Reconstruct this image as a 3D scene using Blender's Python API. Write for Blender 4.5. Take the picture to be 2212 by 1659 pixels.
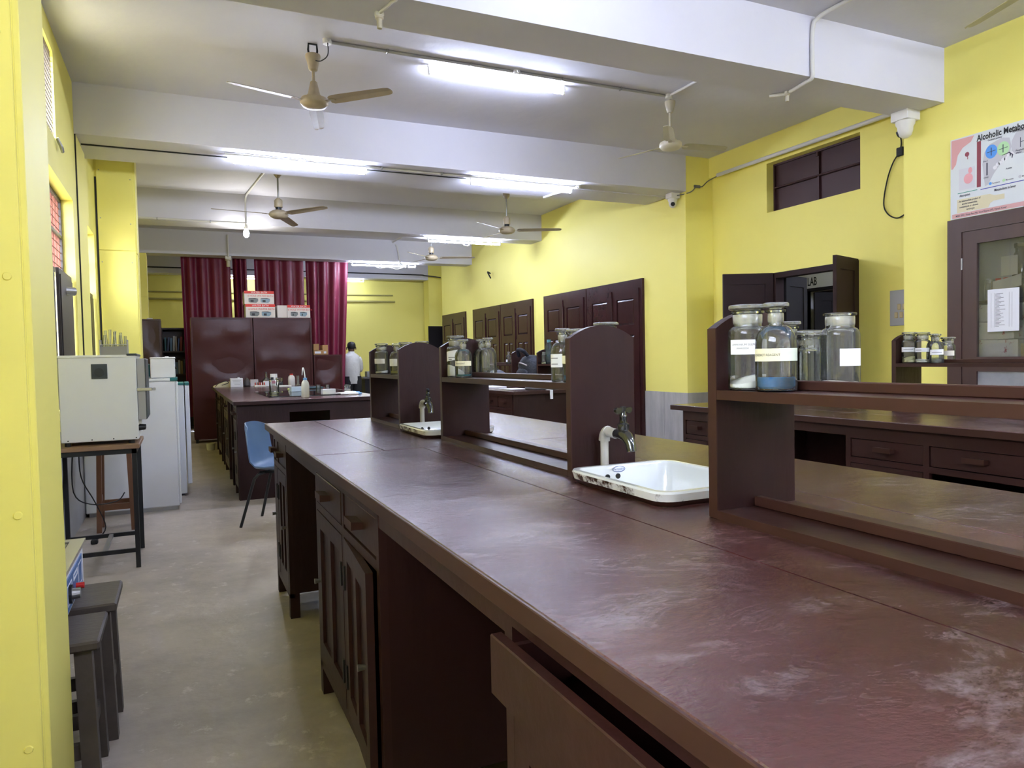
import bpy, bmesh, math, random
from mathutils import Vector, Matrix
random.seed(7)
ORD = ('first', 'second', 'third', 'fourth', 'fifth', 'sixth', 'seventh', 'eighth', 'ninth', 'tenth', 'eleventh', 'twelfth', 'thirteenth', 'fourteenth', 'fifteenth', 'sixteenth', 'seventeenth', 'eighteenth')
for o in list(bpy.data.objects):
    bpy.data.objects.remove(o)
S = bpy.context.scene
COL = S.collection
R = math.radians

# ------------------------------------------------------------------ camera
cam_d = bpy.data.cameras.new('camera')
cam = bpy.data.objects.new('camera', cam_d)
COL.objects.link(cam)
cam_d.sensor_fit = 'HORIZONTAL'
cam_d.sensor_width = 36.0
cam_d.lens = 1564 / 2212 * 36.0
cam_d.clip_start = 0.02
CR, CU, CB = (0.908943, -0.416398, -0.020882), (0.033975, 0.024058, 0.999133), (-0.415535, -0.908864, 0.036015)
cam.matrix_world = Matrix(((CR[0], CU[0], CB[0], 0.0), (CR[1], CU[1], CB[1], 0.0), (CR[2], CU[2], CB[2], 1.24), (0, 0, 0, 1)))
S.camera = cam

# ------------------------------------------------------------------ sky, exposure
w = bpy.data.worlds.new('overcast_sky')
S.world = w
w.use_nodes = True
bg = w.node_tree.nodes['Background']
bg.inputs[0].default_value = (0.86, 0.93, 1.06, 1)
SKY = 8.0
bg.inputs[1].default_value = SKY
TUBE = 70.0          # emission of the fluorescent tubes
S.view_settings.view_transform = 'Standard'
S.view_settings.look = 'None'
S.view_settings.gamma = 1.0
S.view_settings.use_curve_mapping = False
S.view_settings.exposure = 2.5
S.cycles.max_bounces = 9
S.cycles.diffuse_bounces = 5
S.cycles.glossy_bounces = 4
S.cycles.transmission_bounces = 10
S.cycles.transparent_max_bounces = 12
S.cycles.sample_clamp_indirect = 8.0
S.cycles.caustics_reflective = False
S.cycles.caustics_refractive = False
S.cycles.use_denoising = True
S.cycles.adaptive_threshold = 0.035

# ------------------------------------------------------------------ materials
def srgb(r, g, b):
    f = lambda c: (c / 255 / 12.92) if c / 255 <= 0.04045 else ((c / 255 + 0.055) / 1.055) ** 2.4
    return (f(r), f(g), f(b), 1)
MATS = {}
def M(name, col, rough=0.5, metal=0.0, spec=0.5, var=None, bump=None, coat=0.0, trans=0.0, ior=1.45, emit=None, alpha=1.0, stretch=(1, 1, 1), wear=None):
    """var=(scale, amount, colour2): patchy colour; bump=(scale, strength); wear=(scale, threshold, colour): scuffs with a shape of their own"""
    m = bpy.data.materials.new(name); m.use_nodes = True
    nt = m.node_tree; n = nt.nodes; l = nt.links
    b = n['Principled BSDF']
    b.inputs['Base Color'].default_value = col
    b.inputs['Roughness'].default_value = rough
    b.inputs['Metallic'].default_value = metal
    b.inputs['Specular IOR Level'].default_value = spec
    b.inputs['Coat Weight'].default_value = coat
    b.inputs['Transmission Weight'].default_value = trans
    b.inputs['IOR'].default_value = ior
    b.inputs['Alpha'].default_value = alpha
    if emit:
        b.inputs['Emission Color'].default_value = emit[0]
        b.inputs['Emission Strength'].default_value = emit[1]
    if var or bump or wear:
        tc = n.new('ShaderNodeTexCoord'); mp = n.new('ShaderNodeMapping')
        mp.inputs['Scale'].default_value = stretch
        l.new(tc.outputs['Object'], mp.inputs['Vector'])
        src = None
        if var:
            t = n.new('ShaderNodeTexNoise'); t.inputs['Scale'].default_value = var[0]; t.inputs['Detail'].default_value = 6
            t.inputs['Roughness'].default_value = 0.65
            l.new(mp.outputs[0], t.inputs['Vector'])
            r = n.new('ShaderNodeValToRGB'); r.color_ramp.elements[0].position = 0.35; r.color_ramp.elements[1].position = 0.7
            l.new(t.outputs['Fac'], r.inputs[0])
            mu = n.new('ShaderNodeMath'); mu.operation = 'MULTIPLY'; mu.inputs[1].default_value = var[1]
            l.new(r.outputs[0], mu.inputs[0])
            mx = n.new('ShaderNodeMix'); mx.data_type = 'RGBA'
            mx.inputs[6].default_value = col; mx.inputs[7].default_value = var[2]
            l.new(mu.outputs[0], mx.inputs[0])
            src = mx.outputs[2]
        if wear:
            t = n.new('ShaderNodeTexNoise'); t.inputs['Scale'].default_value = wear[0]; t.inputs['Detail'].default_value = 9
            t.inputs['Roughness'].default_value = 0.72
            l.new(mp.outputs[0], t.inputs['Vector'])
            r = n.new('ShaderNodeValToRGB'); r.color_ramp.elements[0].position = wear[1]; r.color_ramp.elements[1].position = min(0.99, wear[1] + 0.08)
            l.new(t.outputs['Fac'], r.inputs[0])
            mx = n.new('ShaderNodeMix'); mx.data_type = 'RGBA'
            if src: l.new(src, mx.inputs[6])
            else: mx.inputs[6].default_value = col
            mx.inputs[7].default_value = wear[2]
            l.new(r.outputs[0], mx.inputs[0])
            src = mx.outputs[2]
        if src: l.new(src, b.inputs['Base Color'])
        if bump:
            t = n.new('ShaderNodeTexNoise'); t.inputs['Scale'].default_value = bump[0]; t.inputs['Detail'].default_value = 4
            l.new(mp.outputs[0], t.inputs['Vector'])
            bp = n.new('ShaderNodeBump'); bp.inputs['Strength'].default_value = bump[1]; bp.inputs['Distance'].default_value = 0.02
            l.new(t.outputs['Fac'], bp.inputs['Height'])
            l.new(bp.outputs[0], b.inputs['Normal'])
    MATS[name] = m
    return m

yellow = M('yellow_paint', (0.87, 0.795, 0.205, 1), 0.55, var=(1.3, 0.35, (0.82, 0.74, 0.175, 1)), bump=(9, 0.10), wear=(5, 0.74, (0.60, 0.53, 0.16, 1)))
white_ceil = M('ceiling_distemper', (0.63, 0.625, 0.70, 1), 0.75, var=(1.1, 0.5, (0.57, 0.565, 0.63, 1)), bump=(6, 0.22))
floor_m = M('cement_floor', (0.47, 0.405, 0.335, 1), 0.42, var=(2.2, 0.85, (0.27, 0.23, 0.185, 1)), bump=(14, 0.18), wear=(9, 0.58, (0.54, 0.49, 0.43, 1)))
maroon = M('maroon_enamel', (0.030, 0.0090, 0.0077, 1), 0.42, spec=0.35, var=(5, 0.6, (0.026, 0.0105, 0.0092, 1)), bump=(22, 0.06), wear=(13, 0.76, (0.13, 0.075, 0.06, 1)))
maroon_dark = M('maroon_panel', (0.025, 0.0082, 0.0080, 1), 0.45, spec=0.28, var=(6, 0.6, (0.016, 0.0062, 0.0060, 1)), stretch=(1, 1, 0.18), bump=(40, 0.10))
maroon_edge = M('maroon_edge', (0.039, 0.0135, 0.0095, 1), 0.42, spec=0.35, var=(8, 0.6, (0.038, 0.016, 0.012, 1)), wear=(19, 0.74, (0.11, 0.07, 0.055, 1)))
maroon_gloss = M('maroon_gloss', (0.040, 0.0125, 0.0125, 1), 0.24, spec=0.32, var=(4, 0.5, (0.026, 0.010, 0.010, 1)), bump=(5, 0.10))
almirah_m = M('brown_steel', (0.060, 0.0175, 0.0165, 1), 0.25, spec=0.20, var=(2, 0.4, (0.045, 0.014, 0.013, 1)), bump=(2.6, 0.35))
dark_wood = M('dark_stool_wood', (0.075, 0.058, 0.045, 1), 0.5, var=(9, 0.7, (0.04, 0.03, 0.023, 1)), stretch=(1, 4, 1), bump=(25, 0.1))
teak = M('brown_wood', (0.16, 0.068, 0.03, 1), 0.5, var=(9, 0.6, (0.10, 0.042, 0.02, 1)), stretch=(1, 1, 0.3))
ply = M('plywood_top', (0.27, 0.16, 0.09, 1), 0.5, var=(6, 0.5, (0.18, 0.10, 0.055, 1)))
shutter_m = M('dark_shutter', (0.030, 0.022, 0.020, 1), 0.45, var=(6, 0.5, (0.02, 0.016, 0.015, 1)))
vent_m = M('vent_shutter', (0.048, 0.0175, 0.022, 1), 0.5)
door_dark = M('dark_door', (0.026, 0.0115, 0.0115, 1), 0.55, spec=0.2, var=(5, 0.5, (0.018, 0.010, 0.010, 1)))
door_grey = M('corridor_door', (0.016, 0.014, 0.0155, 1), 0.6, spec=0.2)
corridor_m = M('corridor_wall_paint', (0.66, 0.66, 0.67, 1), 0.7)
marble = M('marble', (0.50, 0.485, 0.46, 1), 0.35, var=(3, 0.8, (0.30, 0.29, 0.285, 1)), stretch=(1, 2.5, 0.5), wear=(6, 0.70, (0.62, 0.61, 0.60, 1)))
grey_dado = M('grey_dado', (0.36, 0.36, 0.36, 1), 0.6, var=(4, 0.5, (0.28, 0.28, 0.28, 1)))
white_pl = M('white_plastic', (0.72, 0.71, 0.67, 1), 0.4)
white_oven = M('white_powdercoat', (0.76, 0.77, 0.77, 1), 0.45, var=(2, 0.3, (0.68, 0.69, 0.69, 1)))
white_fr = M('white_fridge_enamel', (0.74, 0.76, 0.79, 1), 0.35, var=(2, 0.4, (0.66, 0.68, 0.71, 1)))
teal = M('teal_plastic', (0.012, 0.13, 0.125, 1), 0.4)
grey_door = M('grey_oven_door', (0.055, 0.066, 0.070, 1), 0.4)
steel = M('stainless_steel', (0.62, 0.62, 0.62, 1), 0.25, metal=1.0)
steel_d = M('dull_steel', (0.40, 0.40, 0.40, 1), 0.4, metal=1.0)
chrome_d = M('dark_chrome', (0.10, 0.105, 0.11, 1), 0.16, metal=0.85)
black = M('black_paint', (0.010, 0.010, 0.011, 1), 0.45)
black_steel = M('black_steel', (0.013, 0.014, 0.016, 1), 0.4, wear=(20, 0.72, (0.07, 0.05, 0.04, 1)))
blackrub = M('black_rubber', (0.012, 0.012, 0.012, 1), 0.6)
pipe_m = M('grey_pvc', (0.42, 0.41, 0.39, 1), 0.45)
pipe_w = M('white_conduit', (0.64, 0.63, 0.61, 1), 0.5)
fan_m = M('aged_fan_enamel', (0.42, 0.35, 0.24, 1), 0.38, var=(14, 0.6, (0.30, 0.24, 0.16, 1)))
fan_blade = M('fan_blade_enamel', (0.36, 0.30, 0.22, 1), 0.40, var=(7, 0.5, (0.27, 0.22, 0.155, 1)))
fan_w = M('cream_fan_enamel', (0.60, 0.56, 0.45, 1), 0.38)
fan_wb = M('cream_fan_blade', (0.44, 0.41, 0.32, 1), 0.4, var=(7, 0.4, (0.36, 0.33, 0.25, 1)))
tube_on = M('tube_glow', (0.9, 0.9, 0.9, 1), 0.5, emit=((0.785, 0.87, 1.14, 1), TUBE))
bulb_on = M('bulb_glow', (0.9, 0.9, 0.9, 1), 0.5, emit=((1.0, 0.98, 0.92, 1), TUBE * 1.0))
enamel = M('sink_enamel', (0.60, 0.63, 0.65, 1), 0.14, coat=0.5)
enamel_out = M('chipped_enamel', (0.70, 0.70, 0.69, 1), 0.25, wear=(11, 0.50, (0.06, 0.024, 0.018, 1)))
powder = M('white_powder', (0.82, 0.82, 0.80, 1), 0.9)
powder_y = M('pale_yellow_powder', (0.80, 0.80, 0.45, 1), 0.9)
paper = M('white_paper', (0.76, 0.77, 0.82, 1), 0.7)
paper_cream = M('cream_paper', (0.70, 0.66, 0.46, 1), 0.7)
paper_green = M('greenish_paper', (0.62, 0.68, 0.56, 1), 0.7)
paper_d = M('aged_paper', (0.60, 0.57, 0.50, 1), 0.8)
ink = M('black_ink', (0.012, 0.012, 0.015, 1), 0.6)
ink_grey = M('grey_ink', (0.22, 0.22, 0.25, 1), 0.6)
ink_red = M('red_ink', (0.62, 0.035, 0.025, 1), 0.5)
ink_blue = M('blue_ink', (0.03, 0.08, 0.28, 1), 0.5)
card = M('cardboard', (0.42, 0.24, 0.10, 1), 0.8, var=(8, 0.4, (0.34, 0.19, 0.08, 1)))
curtain_m = M('maroon_curtain', (0.17, 0.010, 0.038, 1), 0.45, spec=0.6, var=(3, 0.4, (0.12, 0.006, 0.027, 1)))
chair_blue = M('blue_plastic', (0.095, 0.165, 0.29, 1), 0.38)
skin = M('skin', (0.11, 0.055, 0.033, 1), 0.55)
hair_m = M('dark_hair', (0.010, 0.009, 0.010, 1), 0.6)
shirt_m = M('grey_white_shirt', (0.56, 0.56, 0.54, 1), 0.85, var=(9, 0.35, (0.44, 0.44, 0.43, 1)), bump=(16, 0.5))
trouser_m = M('dark_trousers', (0.012, 0.012, 0.014, 1), 0.8)
bag_m = M('navy_bag_fabric', (0.005, 0.008, 0.016, 1), 0.6, bump=(60, 0.2))
blue_pl = M('pale_blue_plastic', (0.14, 0.30, 0.52, 1), 0.4)
panel_blue = M('blue_control_panel', (0.028, 0.12, 0.33, 1), 0.4)
red_pl = M('red_plastic', (0.55, 0.02, 0.015, 1), 0.4)
mesh_m = M('rusty_grille', (0.17, 0.055, 0.035, 1), 0.7)
mesh_g = M('grey_wire_mesh', (0.12, 0.10, 0.085, 1), 0.6)

def thin_glass(name, tint, haze=0.0, hazecol=(0.75, 0.76, 0.74, 1), rough=0.02, ior=1.5):
    """clear wall of glass: light passes straight through, the surface mirrors more at a grazing angle; haze = dust on it"""
    m = bpy.data.materials.new(name); m.use_nodes = True
    nt = m.node_tree; n = nt.nodes; l = nt.links
    n.remove(n['Principled BSDF']); out = n['Material Output']
    tr = n.new('ShaderNodeBsdfTransparent'); tr.inputs[0].default_value = tint
    gl = n.new('ShaderNodeBsdfGlossy'); gl.inputs['Roughness'].default_value = rough
    df = n.new('ShaderNodeBsdfDiffuse'); df.inputs[0].default_value = hazecol
    fr = n.new('ShaderNodeFresnel'); fr.inputs[0].default_value = ior
    a = n.new('ShaderNodeMixShader'); a.inputs[0].default_value = haze
    l.new(tr.outputs[0], a.inputs[1]); l.new(df.outputs[0], a.inputs[2])
    b = n.new('ShaderNodeMixShader'); l.new(fr.outputs[0], b.inputs[0]); l.new(a.outputs[0], b.inputs[1]); l.new(gl.outputs[0], b.inputs[2])
    l.new(b.outputs[0], out.inputs['Surface'])
    MATS[name] = m
    return m
glass = thin_glass('bottle_glass', (0.95, 0.965, 0.96, 1), 0.06)
stop_glass = thin_glass('stopper_glass', (0.93, 0.95, 0.94, 1), 0.24, (0.72, 0.73, 0.70, 1), 0.05)
frost = thin_glass('ground_glass', (0.90, 0.90, 0.86, 1), 0.32, (0.60, 0.59, 0.52, 1), 0.2)
pane_m = thin_glass('cabinet_pane', (0.90, 0.91, 0.91, 1), 0.05)
pet_m = thin_glass('pet_bottle', (0.66, 0.80, 0.86, 1), 0.06, (0.3, 0.5, 0.6, 1))
pe_m = thin_glass('translucent_polythene', (0.80, 0.79, 0.66, 1), 0.60, (0.72, 0.71, 0.58, 1), 0.3)
green_glass = thin_glass('sheet_glass', (0.80, 0.90, 0.85, 1), 0.05)
liq_clear = thin_glass('clear_reagent', (0.88, 0.90, 0.89, 1), 0.10, (0.5, 0.52, 0.5, 1), 0.02, 1.33)
liq_blue = thin_glass('blue_reagent', (0.02, 0.36, 0.62, 1), 0.80, (0.003, 0.14, 0.36, 1), 0.05, 1.33)
liq_teal = thin_glass('teal_reagent', (0.04, 0.45, 0.52, 1), 0.75, (0.003, 0.16, 0.20, 1), 0.05, 1.33)
liq_yel = thin_glass('pale_yellow_liquid', (0.88, 0.85, 0.50, 1), 0.45, (0.70, 0.68, 0.30, 1), 0.05, 1.33)

def benchtop(name, seedoff):
    m = bpy.data.materials.new(name); m.use_nodes = True
    nt = m.node_tree; n = nt.nodes; l = nt.links; b = n['Principled BSDF']
    tc = n.new('ShaderNodeTexCoord'); mp = n.new('ShaderNodeMapping')
    mp.inputs['Scale'].default_value = (0.72, 1.25, 1); mp.inputs['Location'].default_value = (seedoff, seedoff * 2, 0)
    geo = n.new('ShaderNodeNewGeometry'); l.new(geo.outputs['Position'], mp.inputs['Vector'])
    # worn grey scuffs
    t1 = n.new('ShaderNodeTexNoise'); t1.inputs['Scale'].default_value = 5.5; t1.inputs['Detail'].default_value = 14; t1.inputs['Roughness'].default_value = 0.80; t1.inputs['Distortion'].default_value = 0.6
    l.new(mp.outputs[0], t1.inputs['Vector'])
    r1 = n.new('ShaderNodeValToRGB'); r1.color_ramp.elements[0].position = 0.50; r1.color_ramp.elements[1].position = 0.62
    l.new(t1.outputs['Fac'], r1.inputs[0])
    # red-brown large patches
    t2 = n.new('ShaderNodeTexNoise'); t2.inputs['Scale'].default_value = 2.3; t2.inputs['Detail'].default_value = 5
    l.new(mp.outputs[0], t2.inputs['Vector'])
    r2 = n.new('ShaderNodeValToRGB'); r2.color_ramp.elements[0].position = 0.38; r2.color_ramp.elements[1].position = 0.66
    r2.color_ramp.elements[0].color = (0.044, 0.0125, 0.0135, 1); r2.color_ramp.elements[1].color = (0.076, 0.026, 0.026, 1)
    l.new(t2.outputs['Fac'], r2.inputs[0])
    mx = n.new('ShaderNodeMix'); mx.data_type = 'RGBA'
    mu = n.new('ShaderNodeMath'); mu.operation = 'MULTIPLY'; mu.inputs[1].default_value = 0.60
    t4 = n.new('ShaderNodeTexNoise'); t4.inputs['Scale'].default_value = 26; t4.inputs['Detail'].default_value = 8; t4.inputs['Roughness'].default_value = 0.7
    l.new(mp.outputs[0], t4.inputs['Vector'])
    r4 = n.new('ShaderNodeValToRGB'); r4.color_ramp.elements[0].position = 0.42; r4.color_ramp.elements[1].position = 0.60; r4.color_ramp.elements[0].color = (0.25, 0.25, 0.25, 1)
    l.new(t4.outputs['Fac'], r4.inputs[0])
    m4 = n.new('ShaderNodeMath'); m4.operation = 'MULTIPLY'; l.new(r1.outputs[0], m4.inputs[0]); l.new(r4.outputs[0], m4.inputs[1])
    l.new(m4.outputs[0], mu.inputs[0]); l.new(mu.outputs[0], mx.inputs[0])
    l.new(r2.outputs[0], mx.inputs[6]); mx.inputs[7].default_value = (0.19, 0.155, 0.165, 1)
    l.new(mx.outputs[2], b.inputs['Base Color'])
    mr = n.new('ShaderNodeMapRange'); mr.inputs['To Min'].default_value = 0.06; mr.inputs['To Max'].default_value = 0.34
    l.new(t1.outputs['Fac'], mr.inputs['Value']); l.new(mr.outputs[0], b.inputs['Roughness'])
    b.inputs['Specular IOR Level'].default_value = 0.75
    t3 = n.new('ShaderNodeTexNoise'); t3.inputs['Scale'].default_value = 85; t3.inputs['Detail'].default_value = 6
    mp3 = n.new('ShaderNodeMapping'); mp3.inputs['Scale'].default_value = (0.8, 1.1, 1)
    l.new(geo.outputs['Position'], mp3.inputs['Vector']); l.new(mp3.outputs[0], t3.inputs['Vector'])
    bp = n.new('ShaderNodeBump'); bp.inputs['Strength'].default_value = 0.60; bp.inputs['Distance'].default_value = 0.003
    l.new(t3.outputs['Fac'], bp.inputs['Height'])
    bp2 = n.new('ShaderNodeBump'); bp2.inputs['Strength'].default_value = 0.25; bp2.inputs['Distance'].default_value = 0.01
    l.new(t1.outputs['Fac'], bp2.inputs['Height']); l.new(bp.outputs[0], bp2.inputs['Normal'])
    l.new(bp2.outputs[0], b.inputs['Normal'])
    return m
top_m = benchtop('bench_top_enamel', 0.0)

# ------------------------------------------------------------------ mesh helpers
class MB:
    def __init__(s): s.bm = bmesh.new()
    def box(s, x0, x1, y0, y1, z0, z1, bev=0.0, mtx=None, seg=1):
        g = bmesh.ops.create_cube(s.bm, size=1.0)
        vs = g['verts']
        for v in vs:
            v.co = Vector(((x0 + x1) / 2 + v.co.x * (x1 - x0), (y0 + y1) / 2 + v.co.y * (y1 - y0), (z0 + z1) / 2 + v.co.z * (z1 - z0)))
        if bev > 0:
            es = list({e for v in vs for e in v.link_edges})
            r = bmesh.ops.bevel(s.bm, geom=es, offset=bev, segments=seg, affect='EDGES', profile=0.5)
            vs = list({v for f in r['faces'] for v in f.verts} | set(v for v in vs if v.is_valid))
        if mtx is not None:
            seen = set(); stack = [v for v in vs if v.is_valid]
            while stack:
                v = stack.pop()
                if v in seen: continue
                seen.add(v)
                for e in v.link_edges:
                    o = e.other_vert(v)
                    if o not in seen: stack.append(o)
            for v in seen: v.co = mtx @ v.co
        return s
    def ring(s, pts): return [s.bm.verts.new(p) for p in pts]
    def loft(s, rings, close=True, cap0=True, cap1=True):
        R_ = [s.ring(r) for r in rings]
        n = len(R_[0])
        for a, b in zip(R_, R_[1:]):
            for i in range(n if close else n - 1):
                j = (i + 1) % n
                try: s.bm.faces.new((a[i], a[j], b[j], b[i]))
                except ValueError: pass
        if cap0: s.bm.faces.new(list(reversed(R_[0])))
        if cap1: s.bm.faces.new(R_[-1])
        return s
    def cyl(s, p0, p1, r0, r1=None, n=14, caps=True):
        r1 = r0 if r1 is None else r1
        p0 = Vector(p0); p1 = Vector(p1); d = (p1 - p0).normalized()
        a = d.orthogonal().normalized(); b = d.cross(a)
        rr = []
        for p, r in ((p0, r0), (p1, r1)):
            rr.append([p + (a * math.cos(2 * math.pi * i / n) + b * math.sin(2 * math.pi * i / n)) * r for i in range(n)])
        return s.loft(rr, True, caps, caps)
    def lathe(s, prof, c=(0, 0, 0), n=24, cap0=True, cap1=True):
        rr = [[(c[0] + r * math.cos(2 * math.pi * i / n), c[1] + r * math.sin(2 * math.pi * i / n), c[2] + z) for i in range(n)] for r, z in prof]
        return s.loft(rr, True, cap0, cap1)
    def sweep(s, pts, r, n=8):
        pts = [Vector(p) for p in pts]
        rr = []; prev = None
        for i, p in enumerate(pts):
            if i == 0: d = pts[1] - p
            elif i == len(pts) - 1: d = p - pts[-2]
            else: d = (pts[i + 1] - p).normalized() + (p - pts[i - 1]).normalized()
            d.normalize()
            a = d.orthogonal().normalized() if prev is None else (prev - d * prev.dot(d)).normalized()
            prev = a; b = d.cross(a)
            rad = r[i] if isinstance(r, (list, tuple)) else r
            rr.append([p + (a * math.cos(2 * math.pi * k / n) + b * math.sin(2 * math.pi * k / n)) * rad for k in range(n)])
        return s.loft(rr)
    def prism(s, poly, ax, t0, t1):
        """poly: list of 2-D points; ax: axis of extrusion ('x': (y,z), 'y': (x,z), 'z': (x,y))"""
        f = {'x': lambda p, t: (t, p[0], p[1]), 'y': lambda p, t: (p[0], t, p[1]), 'z': lambda p, t: (p[0], p[1], t)}[ax]
        return s.loft([[f(p, t0) for p in poly], [f(p, t1) for p in poly]])
    def grid(s, us, vs, holes, fn, t):
        """one connected slab with holes. us, vs: sorted cuts; holes: list of (u0,u1,v0,v1); fn(u,v,d)->xyz; thickness t"""
        us = sorted(set(us) | {h[0] for h in holes} | {h[1] for h in holes})
        vs = sorted(set(vs) | {h[2] for h in holes} | {h[3] for h in holes})
        cells = set()
        for i in range(len(us) - 1):
            for j in range(len(vs) - 1):
                cu = (us[i] + us[i + 1]) / 2; cv = (vs[j] + vs[j + 1]) / 2
                if not any(h[0] < cu < h[1] and h[2] < cv < h[3] for h in holes): cells.add((i, j))
        V = {}
        def v(i, j, k):
            if (i, j, k) not in V: V[(i, j, k)] = s.bm.verts.new(fn(us[i], vs[j], 0 if k == 0 else t))
            return V[(i, j, k)]
        for i, j in cells:
            s.bm.faces.new((v(i, j, 0), v(i + 1, j, 0), v(i + 1, j + 1, 0), v(i, j + 1, 0)))
            s.bm.faces.new((v(i, j + 1, 1), v(i + 1, j + 1, 1), v(i + 1, j, 1), v(i, j, 1)))
            for (di, dj, a, b) in ((-1, 0, (i, j), (i, j + 1)), (1, 0, (i + 1, j), (i + 1, j + 1)), (0, -1, (i, j), (i + 1, j)), (0, 1, (i, j + 1), (i + 1, j + 1))):
                if (i + di, j + dj) not in cells:
                    s.bm.faces.new((v(*a, 0), v(*b, 0), v(*b, 1), v(*a, 1)))
        return s
    def build(s, name, mat, parent=None, smooth=False, local=False, label=None, ang=40):
        bm = s.bm
        bmesh.ops.recalc_face_normals(bm, faces=bm.faces)
        if smooth:
            for f in bm.faces: f.smooth = True
            for e in bm.edges:
                if len(e.link_faces) == 2 and e.calc_face_angle(0) > R(ang): e.smooth = False
        loc = Vector((0, 0, 0))
        if not local:
            if parent is not None:
                loc = world_loc(parent)
                for v in bm.verts: v.co -= loc
                loc = Vector((0, 0, 0))
            else:
                xs = [v.co.x for v in bm.verts]; ys = [v.co.y for v in bm.verts]; zs = [v.co.z for v in bm.verts]
                loc = Vector(((min(xs) + max(xs)) / 2, (min(ys) + max(ys)) / 2, min(zs)))
                for v in bm.verts: v.co -= loc
        me = bpy.data.meshes.new(name); bm.to_mesh(me); bm.free()
        if mat is not None: me.materials.append(mat)
        o = bpy.data.objects.new(name, me); COL.objects.link(o)
        o.location = loc
        if parent is not None: o.parent = parent
        if label: o['label'] = label
        return o
def world_loc(o):
    v = Vector((0, 0, 0))
    while o is not None:
        v += o.location; o = o.parent
    return v
def tag(o, label=None, cat=None, group=None, kind=None):
    if label: o['label'] = label
    if cat: o['category'] = cat
    if group: o['group'] = group
    if kind: o['kind'] = kind
    return o
def thing(name, label, cat, loc=(0, 0, 0), rz=0.0, group=None):
    o = bpy.data.objects.new(name, None); COL.objects.link(o)
    o.empty_display_size = 0.05
    o.location = loc; o.rotation_euler = (0, 0, rz)
    return tag(o, label, cat, group)
def struct(mb, name, mat, smooth=False):
    return tag(mb.build(name, mat, smooth=smooth), kind='structure')
def copy_tree(o, parent=None):
    c = o.copy(); COL.objects.link(c); c.parent = parent
    for ch in [x for x in bpy.data.objects if x.parent is o]: copy_tree(ch, c)
    return c
def bx(*a, **k): return MB().box(*a, **k)
def text(s, size, mat, parent, mtx, name='lettering', bend=None, depth=0.0, align='LEFT', local=True, bold=0.0):
    cu = bpy.data.curves.new(name, 'FONT'); cu.body = s; cu.size = size; cu.extrude = depth; cu.align_x = align
    cu.resolution_u = 2; cu.offset = bold
    t = bpy.data.objects.new(name, cu); COL.objects.link(t)
    dg = bpy.context.evaluated_depsgraph_get()
    me = bpy.data.meshes.new_from_object(t.evaluated_get(dg))
    bpy.data.objects.remove(t); bpy.data.curves.remove(cu)
    me.materials.clear(); me.materials.append(mat)
    for v in me.vertices:
        co = v.co.copy()
        if bend:
            a = co.x / bend
            co = Vector((math.sin(a) * bend, -math.cos(a) * bend, co.y))      # wraps round a vertical cylinder, front at -y
        v.co = mtx @ co
    if parent is not None and not local:
        L = world_loc(parent)
        for v in me.vertices: v.co -= L
    me.name = name
    o = bpy.data.objects.new(name, me); COL.objects.link(o)
    if parent is not None: o.parent = parent
    return o
def WALLX(x, y, z):   # text on a surface that faces -x
    return Matrix(((0, 0, -1, x), (-1, 0, 0, y), (0, 1, 0, z), (0, 0, 0, 1)))
def WALLY(x, y, z):   # text on a surface that faces -y
    return Matrix(((1, 0, 0, x), (0, 0, -1, y), (0, 1, 0, z), (0, 0, 0, 1)))

# ================================================================== the setting
ZC = 3.66; ZB = 3.227          # ceiling, underside of the beams
XL, XR, XN = -0.757, 5.68, 6.10   # left wall, right wall, back of the doorway niche
Y0, YE = -3.2, 18.0

fl = struct(MB().box(-1.3, 10.6, Y0 - 0.2, YE + 0.2, -0.12, 0.0), 'floor', floor_m)
ce = struct(MB().box(-1.0, 6.5, Y0 - 0.2, YE + 0.2, ZC, ZC + 0.15), 'ceiling', white_ceil)
# left wall with its three openings and an unseen fourth added for fill daylight; the outer face is 0.24 m further out
WIN_A = (5.45, 6.14, 2.87, 3.50); WIN_1 = (5.50, 6.95, 0.92, 2.605); WIN_2 = (7.86, 8.53, 0.92, 2.585); WIN_FILL = (-0.9, 0.9, 0.92, 2.6)
wl = struct(MB().grid([Y0, YE], [0, ZC], [WIN_A, WIN_1, WIN_2, WIN_FILL], lambda u, v, d: (XL - d, u, v), 0.24), 'wall_left', yellow)
struct(MB().box(XL - 0.24, 6.6, Y0 - 0.15, Y0, 0, ZC), 'wall_back', corridor_m)
struct(MB().box(XL - 0.24, 6.6, YE, YE + 0.15, 0, ZC), 'wall_far', yellow)
# grey painted dado along the left wall (between the legs of the oven table)
struct(MB().box(XL, XL + 0.008, 2.4, 8.6, 0, 0.80), 'trim_1', grey_dado)
# right wall: plain length near the camera, the niche with door and vent, the long length with the cupboards
DOOR = (5.08, 6.21, 0.0, 2.13); VENT = (5.06, 6.30, 2.82, 3.37)
struct(MB().grid([Y0, 4.275], [0, ZC], [(2.45, 3.76, 0.05, 2.19)], lambda u, v, d: (XR + d, u, v), 0.165), 'wall_right', yellow)
struct(MB().box(XR + 0.165, XN + 0.2, 4.18, 4.275, 0, ZC), 'wall_right_return', yellow)
struct(MB().box(XR + 0.185, XN + 0.2, Y0, 4.18, 0, ZC), 'wall_right_core', yellow)
wn = struct(MB().grid([4.275, 7.215], [0, ZC], [DOOR, VENT], lambda u, v, d: (XN + d, u, v), 0.22), 'wall_niche', yellow)
wr = struct(MB().box(XR, XN + 0.22, 7.215, 16.30, 0, ZC), 'wall_right_far', yellow)
struct(MB().box(6.15, 6.4, 16.3, YE, 0, ZC), 'wall_right_end', yellow)
struct(MB().box(6.045, XN, 4.275, 7.215, 3.415, ZC), 'trim_2', yellow)          # lintel band over the vent
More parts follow.
